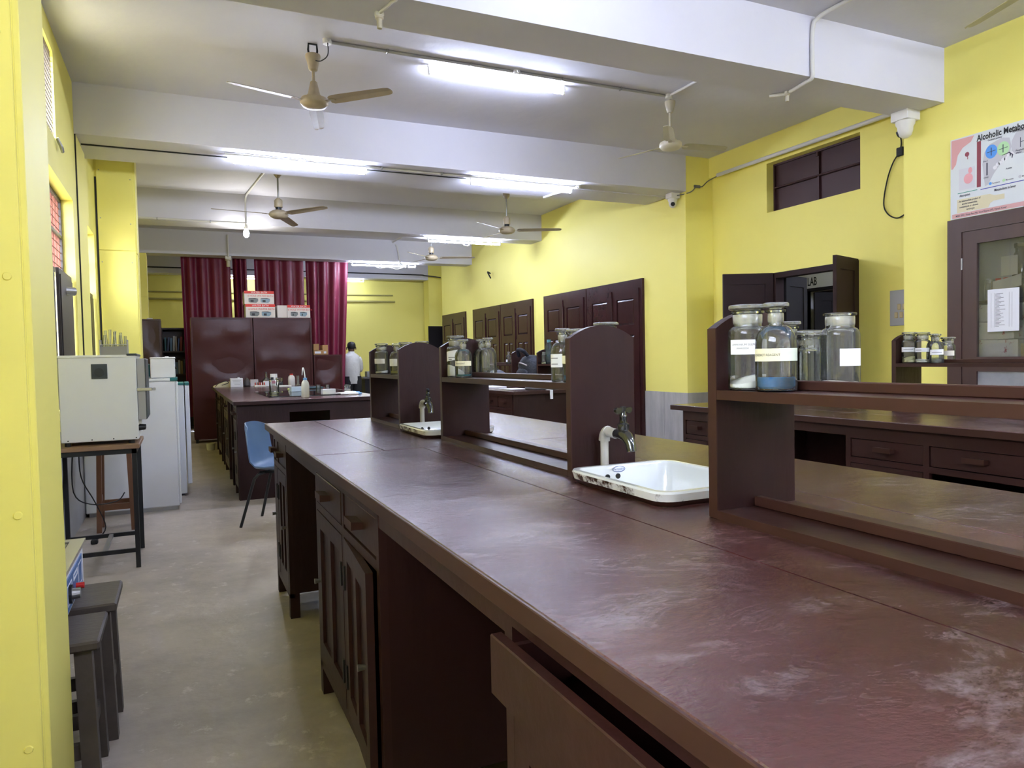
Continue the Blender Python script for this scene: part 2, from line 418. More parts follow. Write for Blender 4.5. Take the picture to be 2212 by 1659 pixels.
struct(MB().box(5.70, 6.15, 17.36, 17.75, 0, ZC), 'trim_3', yellow)              # far pilaster
# ceiling beams
beams = []
for i, (a, b) in enumerate(((3.915, 4.30), (7.20, 7.99), (11.08, 11.50), (14.33, 14.68), (17.38, 17.74))):
    beams.append(struct(MB().box(XL, XR if i < 4 else 6.15, a, b, ZB, ZC), 'beam_%d' % (i + 1), white_ceil))
# soffit board under the second beam with an open joint, and its screws
struct(MB().box(XL, XR - 0.05, 7.52, 7.985, ZB - 0.012, ZB + 0.002), 'trim_4', white_ceil)
# boxed columns along the left wall, clad in painted boards
def boxed_column(name, x1, y0, y1, boards, ztop=ZC):
    root = struct(MB().box(XL, x1 - 0.012, y0 + 0.012, y1 - 0.004, 0, ztop), name, yellow)
    for (ax, a0, a1, z0, z1) in boards:
        if ax == 'y': b = MB().box(a0, a1, y0, y0 + 0.014, z0, z1, 0.002)
        else: b = MB().box(x1 - 0.014, x1, a0, a1, z0, z1, 0.002)
        b.build('board', yellow, root)
    return root
c1 = boxed_column('column_near', -0.31, 1.985, 2.35, [('y', XL, -0.3245, 0, ZC), ('x', 2.0, 2.35, 0, ZC)])
for z in (0.35, 0.90, 1.45, 2.0, 2.55):
    MB().cyl((-0.352, 1.9865, z), (-0.352, 1.982, z), 0.011, 0.008, 12).build('screw_cap', yellow, c1)
c2 = boxed_column('column_mid', -0.375, 8.75, 9.15, [('y', -0.735, -0.391, 0, 2.46), ('y', -0.735, -0.391, 2.468, ZC), ('x', 8.765, 9.14, 0, 2.43), ('x', 8.765, 9.14, 2.44, ZC)])
for x, z in ((-0.71, 2.34), (-0.43, 2.34), (-0.71, 3.3), (-0.42, 3.22), (-0.71, 2.8), (-0.43, 2.75)):
    MB().cyl((x, 8.7505, z), (x, 8.746, z), 0.006, 0.005, 8).build('screw', steel_d, c2)
boxed_column('column_far', -0.47, 14.36, 14.68, [('y', XL, -0.483, 0, 2.44), ('y', XL, -0.483, 2.45, ZB)], ZB)
# thin cladding board on the left wall beside the second window
struct(MB().box(XL, XL + 0.012, 7.22, 7.83, 0, ZB), 'trim_5', yellow)
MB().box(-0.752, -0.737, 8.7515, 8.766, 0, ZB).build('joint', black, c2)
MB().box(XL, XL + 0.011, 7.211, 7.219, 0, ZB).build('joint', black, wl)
# marble dado slabs on the right wall
for k, (a, b) in enumerate(((7.215, 7.68), (7.685, 8.10))):
    MB().box(XR - 0.012, XR, a, b, 0.0, 0.762, 0.002).build('marble_slab', marble, wr)
MB().box(XR - 0.012, XN + 0.02, 7.203, 7.215, 0.0, 0.762, 0.002).build('marble_slab', marble, wr)
for a, b in ((4.29, 5.06), (6.23, 7.20)):
    MB().box(XN - 0.012, XN, a, b, 0.0, 0.755, 0.002).build('marble_slab', marble, wn)

# ---- windows of the left wall: wire mesh above, dark shutters below
def lattice(y0, y1, z0, z1, x, sy, sz, r):
    mb = MB()
    k = int((y1 - y0) / sy)
    for i in range(k + 1): mb.box(x - r, x + r, y0 + (y1 - y0) * i / k - r, y0 + (y1 - y0) * i / k + r, z0, z1)
    k = int((z1 - z0) / sz)
    for i in range(k + 1): mb.box(x - r * 0.9, x + r * 0.9, y0, y1, z0 + (z1 - z0) * i / k - r, z0 + (z1 - z0) * i / k + r)
    return mb
def left_window(n, y0, y1, z0, zs, z1, shut=True):
    fr = struct(MB().grid([y0, y1], [z0, z1], [(y0 + 0.03, y1 - 0.03, z0 + 0.03, zs - 0.02), (y0 + 0.03, y1 - 0.03, zs + 0.02, (zs + z1) / 2 - 0.012), (y0 + 0.03, y1 - 0.03, (zs + z1) / 2 + 0.012, z1 - 0.03)], lambda u, v, d: (XL - 0.085 - d, u, v), 0.04), 'window_%d' % n, shutter_m)
    tag(lattice(y0 + 0.02, y1 - 0.02, zs + 0.01, z1 - 0.02, XL - 0.10, 0.055, 0.055, 0.0030).build('grille', mesh_m, fr), kind='stuff')
    tag(lattice(y0 + 0.02, y1 - 0.02, zs + 0.01, z1 - 0.02, XL - 0.115, 0.085, 0.5, 0.006).build('outer_grille', mesh_m, fr), kind='stuff')
    ym = (y0 + y1) / 2
    for a, b, dx in (((y0 + 0.02, ym - 0.004, 0.0), (ym + 0.004, y1 - 0.02, 0.03)) if shut else ()):
        lf = MB().box(XL - 0.082 + dx, XL - 0.060 + dx, a, b, z0 + 0.02, zs - 0.005, 0.003).build('shutter', shutter_m, fr)
        MB().box(XL - 0.060 + dx, XL - 0.052 + dx, a + 0.03, b - 0.03, z0 + 0.05, zs - 0.05, 0.002).build('shutter_panel', shutter_m, lf)
    return fr
left_window(1, *WIN_1[:2], 0.92, 1.98, 2.605)
left_window(2, *WIN_2[:2], 0.92, 1.98, 2.585)
left_window(5, *WIN_FILL[:2], 0.92, 1.7, 2.6)  # unseen window added beside the camera to let daylight onto the bench fronts
wa = struct(MB().grid([WIN_A[0], WIN_A[1]], [WIN_A[2], WIN_A[3]], [(WIN_A[0] + 0.025, WIN_A[1] - 0.025, WIN_A[2] + 0.02, WIN_A[3] - 0.05)], lambda u, v, d: (XL - 0.10 - d, u, v), 0.03), 'window_3', shutter_m)
tag(lattice(WIN_A[0], WIN_A[1], WIN_A[2] - 0.02, WIN_A[3], XL - 0.02, 0.040, 0.036, 0.0028).build('wire_mesh', mesh_g, wa), kind='stuff')
MB().sweep([(XL + 0.01, 6.10, 2.88), (XL + 0.03, 6.13, 2.83), (XL + 0.035, 6.16, 2.80), (XL + 0.03, 6.20, 2.83), (XL + 0.01, 6.21, 2.88)], 0.012, 6).build('hook', steel_d, wa)
# a sunlit pinkish neighbouring house outside these windows
nb = struct(MB().box(-12.4, -12.0, 1.0, 36.0, -0.2, 6.8), 'wall_neighbour', M('pink_plaster', (0.86, 0.73, 0.66, 1), 0.8))
for k in range(5):
    y = 5 + k * 4.3
    wn_ = MB().box(-12.01, -11.96, y, y + 1.4, 2.4, 3.8, 0.01).build('window_frame', white_pl, nb)
    MB().box(-11.96, -11.95, y + 0.1, y + 1.3, 2.5, 3.7).build('pane', M('dark_pane_%d' % k, (0.05, 0.06, 0.07, 1), 0.1), wn_)
struct(MB().box(-14, -1.0, -6, 30, -0.35, -0.15), 'ground_outside', M('outside_ground', (0.32, 0.28, 0.23, 1), 0.9))

# ---- niche: vent shutter, doorway with two open leaves, corridor behind
vs = struct(MB().grid([VENT[0], VENT[1]], [VENT[2], VENT[3]], [(VENT[0] + 0.02, 5.655, VENT[2] + 0.02, 3.09), (VENT[0] + 0.02, 5.655, 3.11, VENT[3] - 0.02), (5.675, VENT[1] - 0.02, VENT[2] + 0.02, 3.09), (5.675, VENT[1] - 0.02, 3.11, VENT[3] - 0.02)], lambda u, v, d: (XN + 0.10 + d, u, v), 0.03), 'window_4', vent_m)
for a, b in ((VENT[0], 5.66), (5.67, VENT[1])):
    MB().box(XN + 0.125, XN + 0.14, a + 0.01, b - 0.01, VENT[2] + 0.01, VENT[3] - 0.01).build('shutter_panel', vent_m, vs)
MB().box(XN + 0.14, XN + 0.15, VENT[0], VENT[1], VENT[2], VENT[3]).build('back_board', vent_m, vs)
MB().cyl((XN + 0.09, 5.1, 3.10), (XN + 0.09, 6.26, 3.10), 0.010, n=8).build('bar', vent_m, vs)
MB().cyl((XN + 0.09, 5.665, 3.30), (XN + 0.09, 5.665, 3.345), 0.014, n=8).build('latch', vent_m, vs)
df = struct(MB().grid([DOOR[0] - 0.0, DOOR[1]], [0, DOOR[3]], [(DOOR[0] + 0.05, DOOR[1] - 0.05, -0.001, DOOR[3] - 0.06)], lambda u, v, d: (XN - 0.015 + d, u, v), 0.12), 'door_1', door_dark)
def leaf(name, hinge, end, z1, mat, th=0.035):
    hx, hy = hinge; ex, ey = end
    d = Vector((ex - hx, ey - hy, 0)); L = d.length; a = math.atan2(d.y, d.x)
    t = bpy.data.objects.new(name, None); COL.objects.link(t); t.location = (hx, hy, 0.01); t.rotation_euler = (0, 0, a)
    MB().grid([0, L], [0, z1], [(0.09, L - 0.09, 0.20, 0.95), (0.09, L - 0.09, 1.08, z1 - 0.12)], lambda u, v, dd: (u, -th / 2 + dd, v), th).build('leaf_frame', mat, t, local=True)
    MB().box(0.085, L - 0.085, -0.007, 0.007, 0.195, 0.955).build('door_panel', mat, t, local=True)
    MB().box(0.085, L - 0.085, -0.007, 0.007, 1.075, z1 - 0.115).build('door_panel', mat, t, local=True)
    return t
tag(leaf('door_2', (XN - 0.02, 6.20), (5.585, 6.45), 2.12, door_dark), kind='structure')
tag(leaf('door_3', (XN - 0.02, 5.09), (5.60, 4.93), 2.13, door_dark), kind='structure')
tag(leaf('door_4', (XN + 0.125, 6.165), (6.74, 6.352), 2.10, door_grey), kind='structure')
cw = struct(MB().grid([3.0, 12.0], [0, 3.0], [(7.40, 7.97, 0, 2.13)], lambda u, v, d: (8.5 + d, u, v), 0.15), 'wall_corridor', corridor_m)
struct(MB().box(6.32, 10.4, 11.9, 12.0, 0, 3.0), 'wall_corridor_end', corridor_m)
struct(MB().box(6.32, 10.4, 3.0, 3.1, 0, 3.0), 'wall_corridor_near', corridor_m)
struct(MB().box(10.3, 10.4, 3.0, 12.0, 0, 3.0), 'wall_room_beyond', corridor_m)
struct(MB().box(6.32, 10.5, 2.9, 12.1, 3.0, 3.1), 'ceiling_corridor', white_ceil)
struct(MB().grid([7.35, 8.02], [0, 2.17], [(7.40, 7.97, -0.001, 2.13)], lambda u, v, d: (8.46 + d, u, v), 0.1), 'door_5', door_grey)
tag(leaf('door_6', (8.47, 7.42), (8.12, 7.50), 2.06, door_grey), kind='structure')
text('LAB', 0.17, ink, cw, WALLX(8.498, 7.975, 2.215) @ Matrix.Diagonal((0.60, 1, 1, 1)), local=False, bold=0.003)
# far end: open dark door leaves in the end recess
df2 = struct(MB().box(6.10, 6.15, 16.42, 17.30, 0, 2.1, 0.004), 'door_7', door_dark)
tag(leaf('door_8', (6.08, 17.28), (5.62, 17.20), 2.06, door_grey), kind='structure')
tag(leaf('door_9', (6.08, 16.45), (5.72, 16.42), 2.12, door_grey), kind='structure')

# ================================================================== benches
T = 0.90
def worktop(name, label, x0, x1, sections, holes=(), apron=(), y_all=None, edge=maroon_edge):
    """sections: (y0, y1, [plank x cuts]); holes: sink cut-outs (x0,x1,y0,y1)"""
    ya = min(s[0] for s in sections); yb = max(s[1] for s in sections)
    t = thing(name, label, 'worktop', ((x0 + x1) / 2, (ya + yb) / 2, T - 0.085))
    g = 0.0012
    for (a, b, xs) in sections:
        cuts = [x0] + list(xs) + [x1]
        for p, q in zip(cuts, cuts[1:]):
            hs = []
            for h in holes:
                if h[0] < q and h[1] > p and h[2] < b and h[3] > a:
                    hs.append((max(h[0], p + g), min(h[1], q - g), h[2], h[3]))
            mb = MB()
            if hs:
                mb.grid([p + g, q - g], [a + g, b - g], hs, lambda u, v, d: (u, v, T - d), 0.032)
            else:
                mb.box(p + g, q - g, a + g, b - g, T - 0.032, T, 0.0015)
            mb.build('plank', top_m, t)
    # painted lipping round the edge
    for nm, c in (('lipping', (x0 - 0.004, x0 + 0.012, ya - 0.004, yb + 0.004)), ('lipping', (x1 - 0.012, x1 + 0.004, ya - 0.004, yb + 0.004))):
        MB().box(*c, T - 0.034, T - 0.0015, 0.0015).build(nm, edge, t)
    for c in ((x0 + 0.012, x1 - 0.012, yb - 0.008, yb + 0.004), (x0 + 0.012, x1 - 0.012, ya - 0.004, ya + 0.008)):
        MB().box(*c, T - 0.034, T - 0.0015, 0.0015).build('lipping', edge, t)
    for (a, b, xf) in apron:
        MB().box(xf, xf + 0.022, a, b, T - 0.087, T - 0.034).build('apron_rail', maroon, t)
    return t

def bench_cabinet(label, xf, y0, y1, cols, dz=(0.722, 0.832), depth=0.56, doors=True, pulled=None, ajar=None, foot=0.12, group=None, nodoor=()):
    """front faces -x at xf; cols: y cuts; one drawer over one door per column"""
    t = thing('bench_cabinet', label, 'cabinet', (xf + depth / 2, (y0 + y1) / 2, 0.0), group=group)
    zt = T - 0.034; st = 0.028
    # carcass: open at the front
    bm = MB()
    bm.grid([y0, y1], [foot, zt], [], lambda u, v, d: (xf + depth - 0.012 + d, u, v), 0.012)
    bm.build('back_panel', maroon_dark, t)
    for a in (y0, y1 - 0.018):
        MB().box(xf + 0.022, xf + depth - 0.012, a, a + 0.018, foot, zt).build('side_panel', maroon_dark, t)
    MB().box(xf + 0.022, xf + depth - 0.012, y0 + 0.018, y1 - 0.018, foot, foot + 0.015).build('bottom_panel', maroon_dark, t)
    cuts = [y0] + list(cols) + [y1]
    hs = []
    for a, b in zip(cuts, cuts[1:]):
        u0 = a + (st if a == y0 else st / 2); u1 = b - (st if b == y1 else st / 2)
        hs.append((u0, u1, dz[0], dz[1])); hs.append((u0, u1, foot + 0.015, dz[0] - 0.028))
    MB().grid([y0, y1], [foot - 0.02, zt], hs, lambda u, v, d: (xf + d, u, v), 0.022).build('face_frame', maroon, t)
    for a in (y0, y1 - 0.045):
        MB().box(xf, xf + 0.045, a, a + 0.045, 0.0, foot - 0.0).build('foot', maroon, t)
    for i, (a, b) in enumerate(zip(cuts, cuts[1:])):
        u0 = a + (st if a == y0 else st / 2) + 0.003; u1 = b - (st if b == y1 else st / 2) - 0.003
        out = pulled.get(i, 0.0) if pulled else 0.0
        d = MB().box(xf + 0.004 - out, xf + 0.024 - out, u0, u1, dz[0] + 0.003, dz[1] - 0.003, 0.002).build('drawer', maroon, t)
        for a2 in (u0 + 0.01, u1 - 0.022):
            MB().box(xf + 0.024 - out, xf + 0.40 - out, a2, a2 + 0.012, dz[0] + 0.012, dz[1] - 0.02).build('drawer_side', maroon_dark, d)
        ym = (u0 + u1) / 2; zm = (dz[0] + dz[1]) / 2 + 0.003
        hw = 0.048
        if out < 0.03: MB().prism([(xf + 0.004 - out, zm - 0.010), (xf + 0.004 - out, zm + 0.010), (xf - 0.030 - out, zm + 0.014), (xf - 0.030 - out, zm - 0.010)], 'y', ym - hw, ym + hw).build('drawer_pull', maroon_edge, d)
        if not doors or i in nodoor: continue
        z0 = foot + 0.018; z1 = dz[0] - 0.031
        hinge_far = (i == 0) and len(cuts) > 2
        L = u1 - u0
        ang = (ajar or {}).get(i, 0.0)
        # hinge on the middle stile (or the far one); a door is built flat and swung about it
        hy = u1 if i == 0 else u0
        sgn = -1 if i == 0 else 1
        Mx = Matrix.Translation((xf - 0.001, hy, 0)) @ Matrix.Rotation(R(ang) * (-sgn if sgn < 0 else -sgn) * -1, 4, 'Z')
        def fn(u, v, dd, Mx=Mx, sgn=sgn): return Mx @ Vector((dd, sgn * u, v))
        pw = (L - 0.05 * 2 - 0.045) / 2
        dr = MB().grid([0, L], [z0, z1], [(0.05, 0.05 + pw, z0 + 0.07, z1 - 0.06), (L - 0.05 - pw, L - 0.05, z0 + 0.07, z1 - 0.06)], fn, 0.020).build('door', maroon, t)
        for a2 in (0.05, L - 0.05 - pw):
            p = MB(); p.grid([a2 - 0.003, a2 + pw + 0.003], [z0 + 0.067, z1 - 0.057], [], lambda u, v, dd: fn(u, v, dd + 0.011), 0.006); p.build('door_panel', maroon_dark, dr)
        for zz in (z0 + 0.08, z1 - 0.16):
            p = MB(); p.grid([0.004, 0.016], [zz, zz + 0.075], [], lambda u, v, dd: fn(u, v, dd - 0.006), 0.008); p.build('hinge', black_steel, dr)
        p = MB(); c0 = fn(L - 0.03, (z0 + z1) / 2 + 0.02, -0.0); c1 = fn(L - 0.03, (z0 + z1) / 2 + 0.02, -0.022)
        p.cyl(c0, c1, 0.006, 0.010, 10); p.build('latch_knob', steel_d, dr)
    return t

# ---- main bench (right in front of the camera)
SINK1 = (0.955, 1.285, 1.315, 1.715); SINK2 = (0.955, 1.285, 2.985, 3.395)
wt1 = worktop('worktop', 'long maroon worktop with scuffed glossy paint, nearest to the camera', 0.425, 1.775,
        [(-1.3, 2.684, [0.845, 1.10, 1.36]), (2.687, 4.285, [0.692, 1.10, 1.50])],
        holes=[(0.966, 1.274, 1.316, 1.720), (0.961, 1.269, 2.991, 3.400)],
        apron=[(1.02, 1.815, 0.447), (2.76, 3.60, 0.447), (-1.3, 0.06, 0.447)])
bench_cabinet('maroon bench cabinet under the far end of the nearest worktop', 0.445, 3.60, 4.10, [3.94], group='cabinets of the main bench')
bench_cabinet('maroon bench cabinet with two drawers over two panelled doors, one ajar', 0.445, 1.815, 2.765, [2.27], pulled={1: 0.006, 0: 0.0}, ajar={0: 4.0}, group='cabinets of the main bench')
bench_cabinet('maroon bench cabinet with a drawer pulled out, at the bottom of the photo', 0.445, 0.06, 1.02, [0.54], dz=(0.735, 0.832), pulled={1: 0.042}, group='cabinets of the main bench')
tag(MB().box(1.015, 1.05, -1.2, 4.2, 0.0, T - 0.034).build('bench_partition', maroon_dark), 'dark maroon board partition under the nearest worktop, between its knee spaces', 'partition')
tag(MB().grid([1.06, 1.765], [0.0, T - 0.034], [], lambda u, v, d: (u, 4.20 + d, v), 0.025).build('bench_end_panel', maroon_dark), 'maroon end board under the nearest worktop by the blue chair', 'panel')

# ---- reagent racks
def rack(label, x0, y0, y1, base=T, group='reagent racks on the main bench', back=True):
    wd = 0.212; x1 = x0 + wd; xc = (x0 + x1) / 2
    t = thing('reagent_rack', label, 'rack', (xc, (y0 + y1) / 2, base), group=group)
    arch = [(x0, base), (x1, base), (x1, base + 0.392)]
    for k in range(1, 12):
        a = k / 12
        arch.append((x1 - wd * a, base + 0.392 + 0.036 * (1 - (2 * a - 1) ** 2)))
    arch.append((x0, base + 0.392))
    for a in (y0, y1 - 0.024):
        p = MB().prism(arch, 'y', a, a + 0.024).build('end_panel', maroon_dark, t)
        MB().box(x0 - 0.002, x0 + 0.001, a - 0.0005, a + 0.0245, base + 0.001, base + 0.391).build('front_edge', maroon_edge, p)
    sh = MB().box(x0 + 0.003, x1 - 0.003, y0 + 0.024, y1 - 0.024, base + 0.247, base + 0.265).build('shelf', maroon, t)
    MB().box(x0 - 0.001, x0 + 0.003, y0 + 0.024, y1 - 0.024, base + 0.246, base + 0.2655).build('front_edge', maroon_edge, sh)
    MB().box(xc - 0.009, xc + 0.009, y0 + 0.024, y1 - 0.024, base + 0.265, base + 0.284, 0.002).build('shelf_divider', maroon_edge, t)
    bb = MB().box(x0 + 0.001, x1 - 0.001, y0 + 0.024, y1 - 0.024, base, base + 0.017).build('base_board', maroon, t)
    MB().box(x0 - 0.0025, x0 + 0.001, y0 + 0.024, y1 - 0.024, base, base + 0.0175).build('front_edge', maroon_edge, bb)
    MB().box(xc - 0.009, xc + 0.009, y0 + 0.024, y1 - 0.024, base + 0.017, base + 0.038, 0.002).build('base_divider', maroon_edge, t)
    return t
rack('maroon reagent rack holding the blue liquid, cut off by the right edge', 0.995, 0.03, 1.195)
rack('maroon reagent rack in the middle of the nearest worktop, between the two sinks', 0.995, 1.780, 2.905)
rack('short maroon reagent rack at the far end of the nearest worktop', 0.985, 3.495, 4.110)

# ---- bench B (right) , bench C (behind it), bench D (far left)
worktop('worktop', 'maroon worktop of the right-hand bench below the cupboard with the poster', 3.03, 4.40, [(-1.3, 4.03, [3.35, 3.72, 4.06])], apron=[(2.63, 3.42, 3.06)])
bench_cabinet('maroon bench cabinet of the right-hand bench, far end beside the marble wall', 3.06, 3.42, 3.94, [3.68], dz=(0.708, 0.803), doors=True, group='cabinets of the right-hand bench')
bench_cabinet('maroon bench cabinet with two drawers and one open compartment below, right-hand bench', 3.06, 1.72, 2.63, [2.194], dz=(0.708, 0.803), nodoor=(0,), group='cabinets of the right-hand bench')
tag(MB().box(3.64, 3.67, -1.2, 3.95, 0.0, T - 0.034).build('bench_partition', maroon_dark), 'dark board partition under the right-hand worktop', 'partition')
tag(MB().cyl((3.52, 2.83, 0.0), (3.60, 2.93, 0.80), 0.014, n=10).build('waste_pipe', pipe_w), 'pale plastic waste pipe slanting in the knee space of the right-hand bench', 'pipe')
rack('maroon reagent rack on the right-hand bench in front of the glazed cupboard', 3.62, 1.60, 2.80, group='reagent rack of the right-hand bench')

def end_board(label, x0, x1, y, hole):
    t = MB().grid([x0, x1], [0, T - 0.034], [hole], lambda u, v, d: (u, y + d, v), 0.028).build('bench_end_panel', maroon_dark)
    return tag(t, label, 'panel')
worktop('worktop', 'maroon worktop beyond the middle rack, carrying bags and papers', 3.03, 4.40, [(6.60, 10.6, [3.5, 3.95])], edge=maroon)
end_board('maroon end board with a dark knee hole below the worktop with the bags', 3.06, 4.37, 6.66, (3.72, 4.12, 0.08, 0.80))
bench_cabinet('maroon bench cabinet at the corner of the worktop with the bags', 3.055, 6.69, 7.42, [7.07], group='cabinets beyond the middle rack')
tag(MB().box(3.70, 3.73, 6.70, 10.5, 0.0, T - 0.034).build('bench_partition', maroon_dark), 'dark board partition under the worktop with the bags', 'partition')
bench_cabinet('maroon bench cabinet further back under the worktop with the bags', 3.055, 8.6, 9.5, [9.05], group='cabinets beyond the middle rack')
rack('maroon reagent rack behind the blue water bottle', 3.62, 6.70, 7.24, group='reagent racks beyond the middle rack')
rack('maroon reagent rack with small bottles left of the navy backpack', 3.62, 7.90, 9.00, group='reagent racks beyond the middle rack')
rack('dark maroon reagent rack on the far bench beside the man in white', 3.30, 10.0, 10.55, group='reagent racks beyond the middle rack')

wtD = worktop('worktop', 'glossy maroon worktop covered with glassware, in front of the steel cupboards', 0.42, 1.775, [(6.90, 11.95, [0.9, 1.33])], edge=maroon_dark)
end_board('maroon end board with a dark knee hole behind the blue chair', 0.45, 1.745, 6.95, (0.905, 1.275, -0.001, 0.782))
for k, (a, b) in enumerate(((6.985, 7.42), (8.30, 9.10), (9.9, 10.7))):
    bench_cabinet(('dark bench cabinet at the corner of the worktop with glassware', 'dark bench cabinet midway under the worktop with glassware', 'dark bench cabinet at the far end of the worktop with glassware')[k], 0.445, a, b, [(a + b) / 2], depth=0.44, group='cabinets of the glassware bench')
tag(MB().box(1.32, 1.35, 6.99, 11.9, 0.0, T - 0.034).build('bench_partition', maroon_dark), 'dark board partition under the worktop with glassware', 'partition')
for k, y in enumerate((7.86, 9.55, 11.3)):
    MB().box(0.45, 0.51, y, y + 0.06, 0.0, T - 0.034, 0.003).build('leg', maroon_dark, wtD)

# ---- sinks and taps
def rrect(x0, x1, y0, y1, r, z, n=5):
    pts = []
    for cx_, cy_, a0 in ((x1 - r, y1 - r, 0), (x0 + r, y1 - r, 90), (x0 + r, y0 + r, 180), (x1 - r, y0 + r, 270)):
        for k in range(n + 1):
            a = R(a0 + 90 * k / n); pts.append((cx_ + r * math.cos(a), cy_ + r * math.sin(a), z))
    return pts
def sink(label, x0, x1, y0, y1, group='enamel sinks'):
    t = thing('lab_sink', label, 'sink', ((x0 + x1) / 2, (y0 + y1) / 2, T), group=group)
    e = 0.014
    MB().loft([rrect(x0 + e, x1 - e, y0 + e, y1 - e, 0.035, T + 0.0005), rrect(x0 + 0.005, x1 - 0.005, y0 + 0.005, y1 - 0.005, 0.042, T + 0.012)], cap0=False, cap1=False).build('painted_skirt', maroon_edge, t, smooth=True)
    MB().loft([rrect(x0 + 0.005, x1 - 0.005, y0 + 0.005, y1 - 0.005, 0.042, T + 0.012), rrect(x0, x1, y0, y1, 0.045, T + 0.030)], cap0=False, cap1=False).build('skirt', enamel_out, t, smooth=True)
    MB().loft([rrect(x0, x1, y0, y1, 0.045, T + 0.030), rrect(x0 + 0.003, x1 - 0.003, y0 + 0.003, y1 - 0.003, 0.043, T + 0.035), rrect(x0 + 0.017, x1 - 0.017, y0 + 0.017, y1 - 0.017, 0.034, T + 0.035),
               rrect(x0 + 0.022, x1 - 0.022, y0 + 0.022, y1 - 0.022, 0.032, T + 0.028), rrect(x0 + 0.030, x1 - 0.030, y0 + 0.030, y1 - 0.030, 0.034, T - 0.10), rrect(x0 + 0.06, x1 - 0.06, y0 + 0.06, y1 - 0.06, 0.03, T - 0.125)], cap0=False).build('basin', enamel, t, smooth=True)
    xm = (x0 + x1) / 2
    for dx in (-0.052, -0.018):
        MB().cyl((xm + dx, y1 - 0.0262, T + 0.004), (xm + dx, y1 - 0.0232, T + 0.004), 0.0075, n=14).build('overflow_hole', black, t)
    return t
s1 = sink('white enamel sink with brown chipped edge beside the nearest tap', 0.950, 1.290, 1.300, 1.735)
mk = MB()
ring = lambda a, b, y: [(1.105 + a * math.cos(2 * math.pi * k / 24), y, T + 0.0235 + b * math.sin(2 * math.pi * k / 24)) for k in range(24)]
mk.loft([ring(0.021, 0.0085, 1.7105), ring(0.0195, 0.0070, 1.7105)], cap0=False, cap1=False); mk.build('maker_mark', ink_blue, s1)
text('Parryware', 0.0085, ink_blue, s1, WALLY(1.105, 1.7103, T + 0.0210), name='maker_name', align='CENTER', local=False)
sink('smaller-looking white enamel sink with rusty chips, farther along the worktop', 0.945, 1.285, 2.975, 3.415)
def tap(label, x, y, turn, group='taps on the main bench'):
    t = thing('bench_tap', label, 'tap', (x, y, T), group=group)
    MB().cyl((x, y, T), (x, y, T + 0.108), 0.0115, n=14).build('pipe', pipe_m, t, smooth=True)
    pts = []
    for k in range(7):
        a = R(90 * k / 6); pts.append((x, y - 0.022 * (1 - math.cos(a)), T + 0.100 + 0.028 * math.sin(a)))
    MB().sweep(pts, 0.0158, 14).build('elbow', pipe_m, t, smooth=True)
    MB().cyl((x, y - 0.018, T + 0.128), (x, y - 0.062, T + 0.124), 0.0138, n=14).build('coupling', pipe_m, t, smooth=True)
    b = MB().sweep([(x, y - 0.056, T + 0.125), (x, y - 0.075, T + 0.125), (x, y - 0.098, T + 0.127), (x, y - 0.118, T + 0.119), (x, y - 0.132, T + 0.103), (x, y - 0.137, T + 0.083)], [0.0125, 0.0135, 0.018, 0.0165, 0.0140, 0.0130], 16).build('spout', chrome_d, t, smooth=True)
    MB().lathe([(0.015, 0.138), (0.0165, 0.146), (0.0165, 0.154), (0.0105, 0.158), (0.0095, 0.174), (0.011, 0.176), (0.0085, 0.182), (0.0085, 0.190)], (x, y - 0.098, T), 16).build('bonnet', chrome_d, t, smooth=True)
    Mx = Matrix.Translation((x, y - 0.098, T + 0.190)) @ Matrix.Rotation(R(turn), 4, 'Z')
    h = MB().box(-0.007, 0.007, -0.007, 0.007, -0.004, 0.012, 0.002, mtx=Mx).build('handle_hub', black, t)
    for sg in (-1, 1):
        w_ = [(sg * 0.004, 0.0), (sg * 0.014, -0.006), (sg * 0.022, -0.008), (sg * 0.030, -0.002), (sg * 0.031, 0.005), (sg * 0.025, 0.010), (sg * 0.014, 0.008), (sg * 0.004, 0.006)]
        q = MB().prism(w_, 'y', -0.0045, 0.0045)
        for v in q.bm.verts: v.co = Mx @ v.co
        q.build('handle_wing', chrome_d, t)
    return t
tap('dark chrome tap on a grey pipe above the nearest white sink', 1.088, 1.757, 12)
tap('dark chrome tap on a grey pipe above the farther white sink', 1.085, 3.455, 80)

